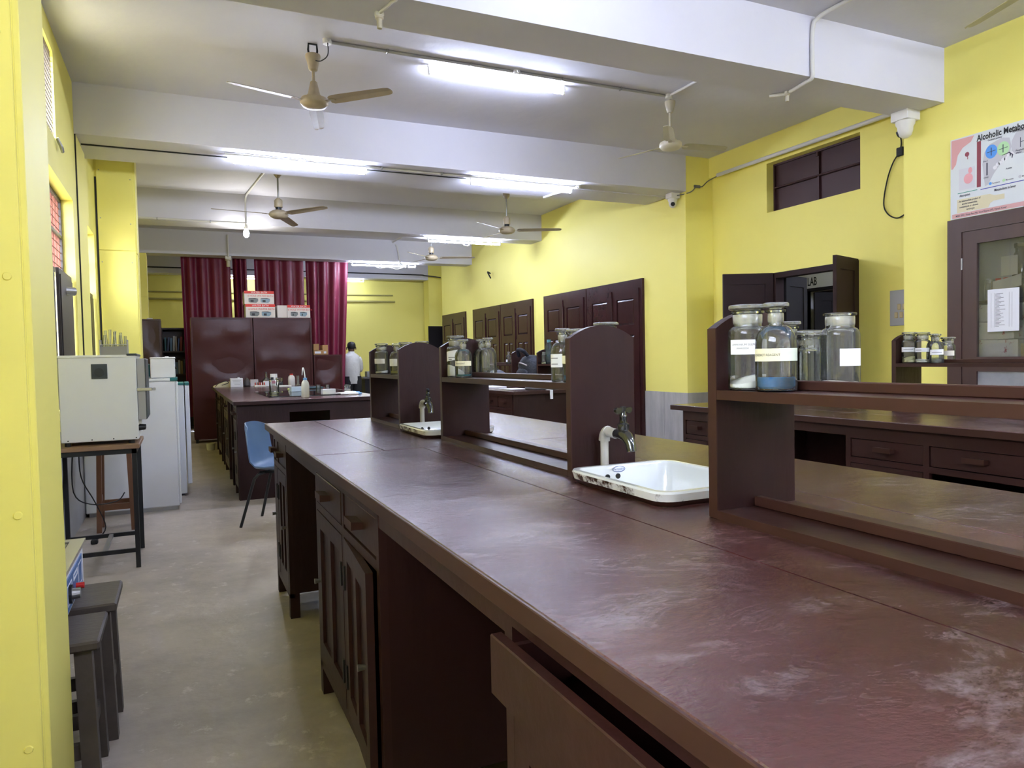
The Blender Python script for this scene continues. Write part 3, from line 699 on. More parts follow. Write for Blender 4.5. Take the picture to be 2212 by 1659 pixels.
# ================================================================== bottles
def arcprof(r0, z0, r1, z1, n=6, bulge=1.0):
    """quarter-ellipse from (r0,z0) going up to (r1,z1)"""
    return [(r1 + (r0 - r1) * math.cos(R(90 * k / n)), z0 + (z1 - z0) * math.sin(R(90 * k / n))) for k in range(n + 1)]
BODY = {}
def bottle_meshes(kind):
    if kind in BODY: return BODY[kind]
    if kind == 'wide':
        r, hs, ht, rn, hn = 0.0385, 0.112, 0.128, 0.0275, 0.158
    elif kind == 'narrow':
        r, hs, ht, rn, hn = 0.0368, 0.088, 0.122, 0.0130, 0.150
    else:   # small wide
        r, hs, ht, rn, hn = 0.033, 0.078, 0.092, 0.0245, 0.115
    t = 0.0024
    out = [(r * 0.90, 0.0), (r * 0.985, 0.0025), (r, 0.006)] + arcprof(r, hs, rn + 0.0005, ht) + [(rn, ht + 0.004), (rn, hn - 0.006), (rn + 0.0045, hn - 0.004), (rn + 0.0050, hn), (rn + 0.002, hn + 0.001)]
    inn = [(rn - t, hn - 0.001), (rn - t, ht + 0.002)] + list(reversed(arcprof(r - t, hs - 0.001, rn - t, ht - 0.002))) + [(r - t, 0.009), (r - t - 0.004, 0.005)]
    def mk(mb, nm, mat, sm=True):
        o = mb.build(nm, mat, None, smooth=sm, local=True); me = o.data; bpy.data.objects.remove(o); return me
    d = {'r': r, 'ri': r - t - 0.0006, 'hs': hs, 'ht': ht, 'hn': hn, 'rn': rn}
    d['glass'] = mk(MB().lathe(out + [(rn - t, hn - 0.001), (rn - t, hn - 0.012)], n=28, cap1=False), 'bottle_body', glass)
    d['neck'] = mk(MB().lathe([(rn + 0.0003, ht + 0.005), (rn + 0.0012, ht + 0.008), (rn + 0.0012, hn - 0.008), (rn + 0.0003, hn - 0.006)], n=24, cap0=False, cap1=False), 'ground_neck', frost)
    rs = rn + 0.0095 if kind != 'narrow' else 0.0235
    d['stop'] = mk(MB().lathe([(rn - 0.006, hn - 0.03), (rn - 0.0028, hn - 0.002), (rn - 0.002, hn + 0.003), (rs - 0.002, hn + 0.004), (rs, hn + 0.006), (rs, hn + 0.011), (rs - 0.003, hn + 0.013)], n=24), 'stopper', stop_glass)
    BODY[kind] = d
    return d
def sub(name, me, parent, mat=None):
    o = bpy.data.objects.new(name, me); COL.objects.link(o); o.parent = parent
    return o
def band(r, a0, a1, z0, z1, th=0.0004, n=14, skew=0.0):
    mb = MB(); q = []
    for k in range(n + 1):
        a = R(a0 + (a1 - a0) * k / n); dz = skew * k / n
        q.append([(math.sin(a) * rr, -math.cos(a) * rr, z + dz) for rr, z in ((r, z0), (r + th, z0), (r + th, z1), (r, z1))])
    return mb.loft(q)
def bottle(kind, label, x, y, z=T + 0.265, rz=0.0, s=1.0, stop=True, liquid=None, heap=None, tag_=None, txt=(), tilt=0.0, group='glass reagent bottles', tag2=None, lines=()):
    d = bottle_meshes(kind)
    t = thing('reagent_bottle', label, 'bottle', (x, y, z + 0.0003), R(rz), group)
    t.scale = (s, s, s)
    sub('bottle_body', d['glass'], t); sub('ground_neck', d['neck'], t)
    if stop:
        st = sub('stopper', d['stop'], t)
        if tilt: st.rotation_euler = (R(tilt), 0, 0); st.location = (0, 0, 0.002)
    if liquid:
        m, h = liquid; ri = d['ri']
        MB().lathe([(ri - 0.004, 0.0056), (ri, 0.0095), (ri, h - 0.001), (ri - 0.001, h)], n=26).build('liquid', m, t, smooth=True, local=True)
    if heap:
        m, h, off = heap; ri = d['ri']
        mb = MB(); rr = []
        n = 24
        for f, hh in ((0.97, 0.006), (1.0, 0.010), (0.97, None), (0.6, None), (0.25, None)):
            ring_ = []
            for k in range(n):
                a = 2 * math.pi * k / n; px = math.cos(a) * ri * f; py = math.sin(a) * ri * f
                zz = hh if hh is not None else 0.012 + h * (0.5 + 0.5 * (px * math.cos(off) + py * math.sin(off)) / ri) * (1.0 if f < 0.9 else 0.9)
                ring_.append((px, py, zz))
            rr.append(ring_)
        mb.loft(rr).build('powder', m, t, smooth=True, local=True)
    for spec in (tag_, tag2):
        if spec:
            a0, a1, z0, z1, m = spec[:5]
            band(d['r'] + 0.0005, a0, a1, z0, z1, skew=(spec[5] if len(spec) > 5 else 0)).build('paper_label', m, t, local=True)
    for (a0, a1, z0) in lines:      # rows of print too small to read
        band(d['r'] + 0.0010, a0, a1, z0, z0 + 0.0032, th=0.0002, n=6).build('print_line', ink_grey, t, local=True)
    for (s_, size, a, zz) in txt:
        text(s_, size, ink, t, Matrix.Rotation(R(a), 4, 'Z') @ Matrix.Translation((0, 0, zz)), bend=d['r'] + 0.0013, name='lettering')
    return t
SH = T + 0.265
# rack nearest to the camera
bottle('wide', 'wide-necked glass bottle labelled ammonium sulphate with white powder at its bottom', 1.042, 1.1315, rz=-40, heap=(powder, 0.022, 0.6), tag_=(-58, 62, 0.072, 0.101, paper),
       txt=(('AMMONIUM SULPHATE', 0.0056, -50, 0.0895), ('(NH4)2SO4', 0.0050, -36, 0.0825)))
bottle('narrow', 'narrow-necked bottle labelled Benedict reagent with bright blue liquid', 1.040, 1.0535, rz=-43, s=1.04, liquid=(liq_blue, 0.027), tag_=(-78, 10, 0.056, 0.079, paper_cream), tag2=(9.5, 74, 0.056, 0.079, paper_green),
       txt=(('BENEDICT REAGENT', 0.0058, -72, 0.0655),))
bottle('narrow', 'narrow glass bottle half hidden behind the blue liquid', 1.165, 1.137, rz=20, s=0.85, liquid=(liq_clear, 0.03))
bottle('small', 'small dusty wide-necked bottle behind the blue liquid', 1.154, 1.077, rz=-30, s=0.90, tilt=6, heap=(powder, 0.006, 2.0))
bottle('wide', 'open wide-necked bottle without a stopper, blank label on its back', 1.158, 1.0075, rz=-45, s=0.93, stop=False, heap=(powder, 0.008, 2.5), tag_=(-5, 72, 0.050, 0.085, paper))
# middle rack, far end
bottle('wide', 'wide-necked bottle of white powder at the far end of the middle rack', 1.043, 2.838, rz=-20, heap=(powder, 0.045, 3.6), tag_=(-70, 12, 0.065, 0.105, paper, 0.008), lines=((-50, 5, 0.080), (-46, -25, 0.072)))
bottle('narrow', 'narrow-necked bottle with a little teal liquid and cream label', 1.041, 2.745, rz=-20, s=0.94, liquid=(liq_teal, 0.013), tag_=(-72, 60, 0.050, 0.070, paper_cream), txt=(('REAGENT', 0.0095, -54, 0.0565),))
bottle('narrow', 'narrow bottle with a blue stained neck on the middle rack', 1.160, 2.842, rz=-20, s=0.95, liquid=(liq_clear, 0.02))
bottle('narrow', 'round-shouldered clear bottle with a flat stopper on the back of the middle rack', 1.158, 2.766, rz=-15, s=0.98, liquid=(liq_clear, 0.036))
# middle rack, near end
bottle('narrow', 'clear bottle with white label against the arched panel of the middle rack', 1.045, 1.914, rz=-28, s=0.98, liquid=(liq_clear, 0.05), tag_=(-80, 5, 0.045, 0.085, paper), lines=((-72, -25, 0.071), (-70, -25, 0.053)))
bottle('narrow', 'bottle with yellow label and dark blue liquid mostly hidden by the arched panel', 1.043, 1.842, rz=-28, s=0.95, liquid=(liq_blue, 0.022), tag_=(-80, 30, 0.058, 0.082, paper_cream))
bottle('narrow', 'bottle with only its flat stopper showing behind the arched panel', 1.158, 2.000, rz=0, s=1.0, liquid=(liq_clear, 0.03))
bottle('wide', 'wide bottle whose broad stopper rises above the arched panel', 1.158, 1.852, rz=0, s=1.02, heap=(powder, 0.03, 1.0))
# far short rack
bottle('wide', 'wide-necked bottle with torn label and powder on the far short rack', 1.038, 4.040, rz=-14, s=1.0, heap=(powder, 0.008, 0.0), tag_=(-85, 25, 0.058, 0.085, paper_d))
bottle('narrow', 'label-bearing bottle behind the panel of the far short rack', 1.040, 3.735, rz=-14, s=1.0, liquid=(liq_yel, 0.02), tag_=(-75, 20, 0.045, 0.082, paper))
bottle('narrow', 'narrow bottle at the back left of the far short rack', 1.145, 4.02, rz=-10, s=0.92, liquid=(liq_clear, 0.03))
bottle('wide', 'wide bottle with a glass lid behind the far short rack panel', 1.145, 3.925, rz=-10, s=1.02, heap=(powder, 0.02, 0.0))
bottle('wide', 'wide bottle with a yellowed cap above the far short rack panel', 1.148, 3.630, rz=-10, s=1.0, heap=(powder_y, 0.02, 0.0))
# right-hand bench
bottle('wide', 'bottle of pale yellow powder on the right-hand rack', 3.675, 2.735, rz=-53, s=1.0, heap=(powder_y, 0.03, 1.0), tag_=(-70, 70, 0.062, 0.088, paper), lines=((-45, 30, 0.073),))
bottle('wide', 'second bottle with white label on the right-hand rack', 3.675, 2.655, rz=-53, s=0.98, heap=(powder, 0.012, 2.0), tag_=(-70, 60, 0.062, 0.084, paper), lines=((-55, -10, 0.071),))
bottle('narrow', 'narrow bottle with white label on the right-hand rack', 3.675, 2.575, rz=-53, s=0.95, liquid=(liq_clear, 0.03), tag_=(-60, 60, 0.045, 0.075, paper, 0.003), lines=((-40, 40, 0.058),))
bottle('narrow', 'bottle partly hidden behind the others on the right-hand rack', 3.78, 2.665, rz=-53, s=0.98, liquid=(liq_clear, 0.03))
bottle('small', 'small bottle with brown tinted glass at the end of the group on the right-hand rack', 3.782, 2.585, rz=-53, s=1.08, tag_=(-40, 50, 0.035, 0.06, paper_d))
# bench with bags
bottle('narrow', 'small clear bottle with a flared stopper left of the navy backpack', 3.680, 8.13, rz=-20, s=0.92, liquid=(liq_clear, 0.025), tag_=(-80, -30, 0.03, 0.06, paper))
bottle('narrow', 'clear bottle beside the arched panel left of the navy backpack', 3.680, 7.985, rz=-20, s=0.92, tag_=(-80, -20, 0.03, 0.06, paper))
bottle('wide', 'bottle of yellow powder beside the blue water bottle', 3.680, 7.175, rz=-20, s=0.84, heap=(powder_y, 0.022, 0.0), stop=False)
bottle('small', 'clear bottle on the rack far behind the middle rack', 3.350, 10.25, rz=0, s=1.3, stop=False, liquid=(liq_clear, 0.06))

# ================================================================== left side: oven, its table, stools, water bath, fridges
t = thing('oven_table', 'black steel table with a wooden top under the white oven', 'table', (-0.49, 5.25, 0))
MB().box(-0.735, -0.245, 4.965, 5.535, 0.735, 0.762, 0.003).build('table_top', ply, t)
MB().grid([-0.72, -0.262], [4.98, 5.52], [(-0.695, -0.287, 5.005, 5.495)], lambda u, v, d: (u, v, 0.735 - d), 0.03).build('top_frame', black_steel, t)
for x in (-0.72, -0.288):
    for y in (4.98, 5.494):
        MB().box(x, x + 0.026, y, y + 0.026, 0.0, 0.735).build('leg', black_steel, t)
MB().box(-0.694, -0.288, 4.985, 5.002, 0.095, 0.120).build('stretcher', black_steel, t)
MB().box(-0.694, -0.288, 5.498, 5.515, 0.095, 0.120).build('stretcher', black_steel, t)
MB().box(-0.47, -0.445, 5.002, 5.498, 0.097, 0.117).build('stretcher', steel_d, t)
o = thing('lab_oven', 'white hot-air oven with dark grey door on the black steel table', 'oven', (-0.45, 5.26, 0.762))
MB().box(-0.662, -0.248, 5.03, 5.49, 0.785, 1.305, 0.004).build('oven_body', white_oven, o)
MB().box(-0.664, -0.246, 5.024, 5.496, 1.293, 1.309, 0.003).build('top_cover', white_oven, o)
MB().box(-0.30, -0.242, 5.022, 5.498, 1.300, 1.316, 0.004).build('front_trim', grey_door, o)
d_ = MB().box(-0.246, -0.196, 5.05, 5.47, 0.905, 1.285, 0.006).build('oven_door', grey_door, o)
MB().box(-0.246, -0.203, 5.046, 5.05, 0.905, 1.285, 0.001).build('door_edge', steel_d, d_)
MB().box(-0.25, -0.165, 5.030, 5.046, 1.083, 1.103, 0.002).build('door_latch', steel, d_)
MB().box(-0.165, -0.145, 5.031, 5.045, 1.085, 1.101, 0.002).build('latch_tip', steel_d, d_)
for y in (5.06, 5.14):
    MB().cyl((-0.248, y, 0.855), (-0.210, y, 0.855), 0.019, 0.014, 14).build('knob', black, o)
MB().box(-0.49, -0.405, 5.026, 5.032, 1.165, 1.255, 0.001).build('vent_plate', grey_door, o)
MB().cyl((-0.447, 5.026, 1.205), (-0.447, 5.018, 1.205), 0.026, n=18).build('vent_cap', M('vent_black', (0.035, 0.04, 0.042, 1), 0.4), o)
for x in (-0.625, -0.50, -0.385, -0.262):
    for z in (0.797, 1.300):
        MB().cyl((x, 5.031, z), (x, 5.027, z), 0.004, n=8).build('screw', blackrub, o)
for x in (-0.63, -0.29):
    for y in (5.06, 5.44):
        MB().cyl((x, y, 0.762), (x, y, 0.786), 0.017, n=12).build('rubber_foot', blackrub, o)
# wire rack of test tubes on the oven
k_ = thing('test_tube_rack', 'grey test tube rack full of glass tubes on top of the oven', 'rack', (-0.375, 5.2, 1.309))
for x in (-0.452, -0.302):
    MB().grid([5.15, 5.25], [1.309, 1.405], [(5.165, 5.235, 1.375, 1.395)], lambda u, v, d: (x + d, u, v), 0.004).build('rack_end', steel_d, k_)
for z in (1.330, 1.372):
    MB().box(-0.449, -0.302, 5.155, 5.245, z, z + 0.004).build('rack_plate', steel_d, k_)
MB().box(-0.449, -0.302, 5.152, 5.155, 1.310, 1.365).build('rack_front', M('smoky_plastic', (0.32, 0.31, 0.30, 1), 0.4, alpha=0.75), k_)
for q, (x, dy, lean, h) in enumerate(((-0.43, 0.02, 4, 0.10), (-0.415, 0.05, -3, 0.13), (-0.398, 0.02, 2, 0.135), (-0.382, 0.06, 6, 0.128), (-0.366, 0.03, -2, 0.12), (-0.345, 0.05, 3, 0.10), (-0.328, 0.02, -4, 0.115), (-0.316, 0.06, 2, 0.095))):
    y = 5.16 + dy; dx = math.tan(R(lean)) * h
    tb = MB().cyl((x, y, 1.335), (x + dx, y, 1.335 + h), 0.0075, n=12).build('test_tube', stop_glass, smooth=True)
    tag(tb, ORD[q] + ' glass test tube from the left in the rack on the oven', 'test tube', 'test tubes on the oven')
# plain brown wooden stool behind the oven table
def stool(name, label, cx_, cy_, wx, wy, h, mat, splay=0.04, leg=0.038, th=0.03, rz=0.0, group=None, cat='stool'):
    t = thing(name, label, cat, (cx_, cy_, 0), rz, group)
    MB().box(-wx / 2, wx / 2, -wy / 2, wy / 2, h - th, h, 0.006).build('seat', mat, t, local=True)
    ix, iy = wx / 2 - 0.045, wy / 2 - 0.045
    for sx in (-1, 1):
        for sy in (-1, 1):
            tx, ty = sx * ix, sy * iy; bx_, by_ = sx * (ix + splay), sy * (iy + splay * 0.6)
            q = lambda cx2, cy2, z: [(cx2 - leg / 2, cy2 - leg / 2, z), (cx2 + leg / 2, cy2 - leg / 2, z), (cx2 + leg / 2, cy2 + leg / 2, z), (cx2 - leg / 2, cy2 + leg / 2, z)]
            MB().loft([q(bx_, by_, 0.0), q(tx, ty, h - th)]).build('leg', mat, t, local=True)
    f = 0.75
    for sy in (-1, 1):
        MB().box(-ix - splay * f, ix + splay * f, sy * (iy + splay * 0.6 * f) - 0.011, sy * (iy + splay * 0.6 * f) + 0.011, h * 0.22, h * 0.22 + 0.045).build('stretcher', mat, t, local=True)
    for sx in (-1, 1):
        MB().box(sx * (ix + splay * f) - 0.011, sx * (ix + splay * f) + 0.011, -iy - splay * 0.6 * f, iy + splay * 0.6 * f, h * 0.22 + 0.05, h * 0.22 + 0.095).build('stretcher', mat, t, local=True)
    return t
stool('wooden_stool', 'tall brown wooden stool behind the black oven table', -0.475, 6.27, 0.28, 0.28, 0.74, teak, splay=0.02, leg=0.034)
stool('wooden_stool', 'dark wooden stool nearest to the yellow column at the left edge', -0.400, 2.518, 0.32, 0.285, 0.45, dark_wood, splay=0.012, leg=0.045, th=0.028, group='dark stools under the water bath')
stool('wooden_stool', 'dark wooden stool on the far side, carrying the water bath', -0.378, 2.832, 0.32, 0.285, 0.462, dark_wood, splay=0.012, leg=0.045, th=0.03, group='dark stools under the water bath')
# water bath with blue control panel
wb = thing('water_bath', 'grey water bath with a blue control panel resting on two dark stools', 'water bath', (-0.46, 2.75, 0.463))
zb0 = 0.463
MB().box(-0.60, -0.345, 2.47, 3.02, zb0, zb0 + 0.145, 0.004).build('bath_body', white_fr, wb)
MB().grid([-0.61, -0.335], [2.46, 3.03], [(-0.575, -0.38, 2.50, 2.99)], lambda u, v, d: (u, v, zb0 + 0.155 - d), 0.012).build('rim', steel, wb)
MB().box(-0.57, -0.385, 2.505, 2.985, zb0 + 0.146, zb0 + 0.150).build('bath_floor', steel_d, wb)
for y in (2.60, 2.76, 2.90):
    MB().lathe([(0.062, 0.150), (0.060, 0.158), (0.03, 0.166), (0.008, 0.168), (0.008, 0.176), (0.012, 0.180), (0.010, 0.184)], (-0.475, y, zb0), 20).build('ring_lid', steel, wb, smooth=True)
pn = MB().box(-0.346, -0.342, 2.505, 2.965, zb0 + 0.012, zb0 + 0.115, 0.001).build('control_panel', panel_blue, wb)
for (a, b, c_, d2) in ((2.60, 2.70, 0.030, 0.095), (2.86, 2.945, 0.025, 0.10)):
    MB().grid([a, b], [zb0 + c_, zb0 + d2], [(a + 0.005, b - 0.005, zb0 + c_ + 0.004, zb0 + d2 - 0.004)], lambda u, v, d: (-0.342 + d * 0, u, v) if d == 0 else (-0.3412, u, v), 0.0008).build('panel_outline', paper, pn)
MB().grid([2.74, 2.84], [zb0 + 0.075, zb0 + 0.098], [(2.75, 2.83, zb0 + 0.082, zb0 + 0.091)], lambda u, v, d: (-0.342 if d == 0 else -0.3412, u, v), 0.0008).build('panel_outline', paper, pn)
kd = MB().cyl((-0.342, 2.645, zb0 + 0.06), (-0.334, 2.645, zb0 + 0.06), 0.030, n=20).build('dial', black, pn)
MB().cyl((-0.334, 2.645, zb0 + 0.06), (-0.312, 2.645, zb0 + 0.06), 0.018, 0.015, 16).build('dial_grip', steel_d, kd)
MB().cyl((-0.342, 2.735, zb0 + 0.045), (-0.322, 2.735, zb0 + 0.045), 0.009, n=12).build('indicator', M('green_lens', (0.03, 0.30, 0.10, 1), 0.2), pn)
MB().cyl((-0.342, 2.795, zb0 + 0.045), (-0.318, 2.795, zb0 + 0.045), 0.010, n=12).build('indicator', red_pl, pn)
# fridges
f1 = thing('refrigerator', 'white single-door refrigerator side-on behind the oven', 'refrigerator', (-0.39, 7.1, 0))
MB().box(-0.745, -0.045, 6.82, 7.40, 0.03, 1.105, 0.008).build('body', white_fr, f1)
MB().box(-0.74, -0.035, 6.815, 7.405, 1.105, 1.128, 0.004).build('top_board', white_fr, f1)
MB().box(-0.085, -0.028, 6.812, 7.408, 1.104, 1.131, 0.003).build('top_trim', teal, f1)
MB().box(-0.045, -0.028, 6.82, 7.40, 0.05, 1.09, 0.004).build('door', white_fr, f1)
MB().box(-0.72, -0.06, 6.83, 7.39, 0.0, 0.03).build('plinth', steel_d, f1)
f2 = thing('refrigerator', 'second white refrigerator with a chrome handle, farther along the wall', 'refrigerator', (-0.30, 7.8, 0))
MB().box(-0.70, 0.022, 7.50, 8.10, 0.02, 1.05, 0.008).build('body', white_fr, f2)
MB().box(-0.10, 0.024, 7.495, 8.105, 1.05, 1.068, 0.003).build('top_trim', teal, f2)
dd = MB().box(0.030, 0.068, 7.50, 8.10, 0.11, 1.045, 0.006).build('door', white_fr, f2)
MB().box(0.030, 0.069, 7.498, 8.102, 1.045, 1.070, 0.003).build('door_trim', teal, f2)
MB().sweep([(0.068, 7.53, 0.60), (0.095, 7.53, 0.60), (0.095, 7.60, 0.60), (0.068, 7.60, 0.60)], 0.007, 8).build('handle', steel, dd)
MB().box(-0.65, 0.0, 7.52, 8.08, 0.0, 0.02).build('plinth', blackrub, f2)
ib = thing('ice_box', 'small white box with a lid knob on top of the near refrigerator', 'box', (-0.135, 7.05, 1.131))
MB().box(-0.232, -0.042, 6.86, 7.20, 1.131, 1.300, 0.008).build('box_body', M('white_box_paint', (0.66, 0.66, 0.63, 1), 0.5), ib)
MB().box(-0.236, -0.038, 6.855, 7.205, 1.296, 1.308, 0.004).build('lid', white_pl, ib)
MB().box(-0.12, -0.09, 6.95, 7.0, 1.308, 1.316, 0.002).build('lid_knob', white_pl, ib)
MB().cyl((-0.042, 6.92, 1.215), (-0.028, 6.92, 1.215), 0.010, n=10).build('catch', black, ib)
tb_ = thing('teal_tray', 'teal plastic tray standing on the near refrigerator behind the oven door', 'tray', (-0.27, 7.2, 1.131))
MB().grid([6.95, 7.35], [1.131, 1.255], [], lambda u, v, d: (-0.290 + d, u, v), 0.012).build('tray_base', teal, tb_)
MB().grid([6.95, 7.35], [1.1315, 1.255], [(6.965, 7.335, 1.14, 1.245)], lambda u, v, d: (-0.278 + d, u, v), 0.025).build('tray_rim', teal, tb_)
# cables by the wall under the oven table
for k, pts in enumerate(([(-0.62, 5.45, 0.73), (-0.63, 5.6, 0.5), (-0.57, 5.75, 0.30), (-0.52, 5.85, 0.10), (-0.58, 5.80, 0.02)],
                         [(-0.66, 5.50, 0.72), (-0.68, 5.62, 0.40), (-0.60, 5.8, 0.28), (-0.45, 5.9, 0.27), (-0.40, 5.95, 0.32)],
                         [(-0.70, 5.50, 0.72), (-0.735, 5.6, 0.45), (-0.73, 5.5, 0.20), (-0.74, 5.4, 0.05)])):
    P = [Vector(p) for p in pts]; sm = []
    for i in range(len(P) - 1):
        for j in range(5):
            u = j / 5; p0 = P[max(i - 1, 0)]; p1 = P[i]; p2 = P[i + 1]; p3 = P[min(i + 2, len(P) - 1)]
            sm.append(0.5 * ((2 * p1) + (p2 - p0) * u + (2 * p0 - 5 * p1 + 4 * p2 - p3) * u * u + (3 * p1 - p0 - 3 * p2 + p3) * u ** 3))
    sm.append(P[-1])
    c = MB().sweep(sm, 0.0042, 6).build('power_cable', blackrub, smooth=True)
    tag(c, ('black cable ending in a plug on the floor under the oven table', 'black cable looping towards the brown stool under the oven table', 'black cable hanging along the grey dado under the oven')[k], 'cable', 'cables under the oven table')
    if k == 0:
        MB().box(-0.61, -0.565, 5.775, 5.815, 0.0, 0.03, 0.006).build('plug', blackrub, c)
# white bolt fitting on the first window's shutter
wf = thing('window_fastener', 'white plate with a round knob on the dark shutter of the left window', 'fastener', (-0.805, 6.55, 1.70))
MB().box(-0.812, -0.800, 6.50, 6.58, 1.70, 1.90, 0.003).build('plate', white_pl, wf)
MB().cyl((-0.800, 6.545, 1.83), (-0.735, 6.60, 1.83), 0.032, n=18).build('knob', steel_d, wf)

# ---- blue shell chairs
def chair(label, x, y, rz, group='blue plastic chairs'):
    t = thing('shell_chair', label, 'chair', (x, y, 0), R(rz), group)
    # shell: side profile (forward = -y local), lofted across the width with raised sides
    prof = [(-0.20, 0.425), (-0.17, 0.440), (-0.06, 0.425), (0.06, 0.418), (0.14, 0.430), (0.185, 0.475), (0.205, 0.56), (0.222, 0.66), (0.238, 0.74), (0.246, 0.785)]
    top = []; bot = []
    mb = MB(); nx = 12; rows = []
    for i, (py, pz) in enumerate(prof):
        f = i / (len(prof) - 1); row = []
        w_ = 0.225 - 0.05 * max(0, (f - 0.55) / 0.45) ** 2 - (0.03 if i == 0 else 0)
        for k in range(nx + 1):
            u = -1 + 2 * k / nx
            lift = 0.055 * abs(u) ** 3 * (1 - f) + 0.0
            fwd = -0.07 * abs(u) ** 2.5 * f
            drop = -0.03 * abs(u) ** 4 if i >= len(prof) - 2 else 0
            row.append(Vector((u * w_, py + fwd, pz + lift + drop)))
        rows.append(row)
    V = [[mb.bm.verts.new(p) for p in r] for r in rows]
    for a, b in zip(V, V[1:]):
        for i in range(nx): mb.bm.faces.new((a[i], a[i + 1], b[i + 1], b[i]))
    bmesh.ops.recalc_face_normals(mb.bm, faces=mb.bm.faces)
    bmesh.ops.solidify(mb.bm, geom=list(mb.bm.faces), thickness=0.008)
    mb.build('seat_shell', chair_blue, t, smooth=True, local=True, ang=60)
    for sx in (-1, 1):
        MB().sweep([(sx * 0.21, -0.20, 0.0), (sx * 0.165, -0.155, 0.36), (sx * 0.15, -0.13, 0.395), (sx * 0.10, -0.10, 0.405)], 0.011, 10).build('leg', black_steel, t, smooth=True, local=True)
        MB().sweep([(sx * 0.20, 0.24, 0.0), (sx * 0.16, 0.14, 0.36), (sx * 0.15, 0.11, 0.395), (sx * 0.10, 0.08, 0.405)], 0.011, 10).build('leg', black_steel, t, smooth=True, local=True)
        MB().box(sx * 0.10 - 0.012, sx * 0.10 + 0.012, -0.12, 0.12, 0.398, 0.414).build('seat_rail', black_steel, t, local=True)
    for y_ in (-0.10, 0.08): MB().cyl((-0.12, y_, 0.405), (0.12, y_, 0.405), 0.010, n=8).build('cross_bar', black_steel, t, local=True)
    return t
chair('blue plastic shell chair between the two left benches', 0.68, 5.87, 62)
chair('blue plastic chair of which only the top edge shows behind the worktop', 1.045, 6.46, 180).scale = (1, 1, 0.95)

# ================================================================== ceiling: fans, tubes, pipes, cameras
def fan(label, x, y, zhub, r, a0, style, group='ceiling fans'):
    mm, mb_ = (fan_m, fan_blade) if style != 'cream' else (fan_w, fan_wb)
    t = thing('ceiling_fan', label, 'fan', (x, y, zhub), group=group)
    top = ZC - zhub
    if style == 'cup':
        MB().lathe([(0.045, top - 0.002), (0.05, top - 0.10), (0.046, top - 0.115), (0.018, top - 0.15)], n=20).build('canopy', mm, t, smooth=True, local=True)
        MB().cyl((0, 0, top - 0.14), (0, 0, 0.19), 0.011, n=10).build('down_rod', steel_d, t, smooth=True, local=True)
        MB().lathe([(0.018, 0.215), (0.045, 0.19), (0.05, 0.18), (0.05, 0.105), (0.046, 0.10)], n=20).build('lower_canopy', mm, t, smooth=True, local=True)
        MB().cyl((0, 0, 0.06), (0, 0, 0.10), 0.036, n=14).build('stator_neck', black_steel, t, local=True)
        MB().lathe([(0.03, 0.07), (0.07, 0.062), (0.105, 0.04), (0.118, 0.018), (0.118, 0.008), (0.105, -0.015), (0.07, -0.032), (0.02, -0.037)], n=30).build('motor_housing', mm, t, smooth=True, local=True)
        rm = 0.118
    else:
        MB().lathe([(0.055, top - 0.085), (0.058, top - 0.10), (0.048, top - 0.13), (0.032, top - 0.20), (0.018, top - 0.21)] if style != 'cream' else [(0.05, top - 0.03), (0.05, top - 0.05), (0.028, top - 0.135), (0.014, top - 0.14)], n=20).build('canopy', mm, t, smooth=True, local=True)
        if style != 'cream':
            MB().sweep([(-0.028, 0, top - 0.09), (-0.034, 0, top - 0.05), (-0.03, 0, top - 0.005), (0.03, 0, top - 0.005), (0.034, 0, top - 0.05), (0.028, 0, top - 0.09)], 0.008, 8).build('hook_clamp', black_steel, t, local=True)
        else:
            MB().cyl((0, 0, top - 0.04), (0, 0, top), 0.012, n=8).build('hook_clamp', black_steel, t, local=True)
        MB().cyl((0, 0, top - 0.13), (0, 0, 0.10), 0.012, n=10).build('down_rod', mm, t, smooth=True, local=True)
        MB().lathe([(0.014, 0.175), (0.026, 0.165), (0.046, 0.075), (0.062, 0.055), (0.066, 0.045)], n=22).build('lower_canopy', mm, t, smooth=True, local=True)
        MB().lathe([(0.06, 0.052), (0.098, 0.040), (0.105, 0.028), (0.105, 0.004), (0.098, -0.006), (0.085, -0.020), (0.05, -0.030), (0.01, -0.032)], n=30).build('motor_housing', mm, t, smooth=True, local=True)
        rm = 0.105
    prof = [(0.0, -0.034, 0.034), (0.04, -0.050, 0.050), (0.16, -0.056, 0.052), (0.60, -0.052, 0.048), (0.90, -0.046, 0.044), (0.97, -0.038, 0.036), (1.0, -0.016, 0.016)]
    for k in range(3):
        a = R(a0 + 120 * k); L = r - rm - 0.03
        Mx = Matrix.Rotation(a, 4, 'Z') @ Matrix.Translation((rm + 0.03, 0, 0.012)) @ Matrix.Rotation(R(-13), 4, 'X')
        rr = []
        for (f, w0, w1) in prof:
            rr.append([Mx @ Vector((f * L, w0, 0.003)), Mx @ Vector((f * L, (w0 + w1) / 2, 0.008)), Mx @ Vector((f * L, w1, 0.003)), Mx @ Vector((f * L, w1, 0.0)), Mx @ Vector((f * L, (w0 + w1) / 2, 0.005)), Mx @ Vector((f * L, w0, 0.0))])
        bl = MB().loft(rr).build('blade', mb_, t, local=True)
        Mb = Matrix.Rotation(a, 4, 'Z')
        MB().box(rm - 0.012, rm + 0.075, -0.016, 0.016, 0.010, 0.014, mtx=Mb).build('blade_bracket', mm, bl, local=True)
    return t
fan('aged cream ceiling fan beside the left ceiling conduit, nearest on the left', 0.997, 5.70, 3.205, 0.66, 77, 'cone')
fan('ceiling fan with cylindrical cups hanging behind the second beam on the left', 1.165, 9.35, 3.05, 0.78, 67, 'cup')
fan('ceiling fan with cylindrical cups in front of the third beam on the right', 4.315, 9.50, 3.05, 0.78, 96, 'cup')
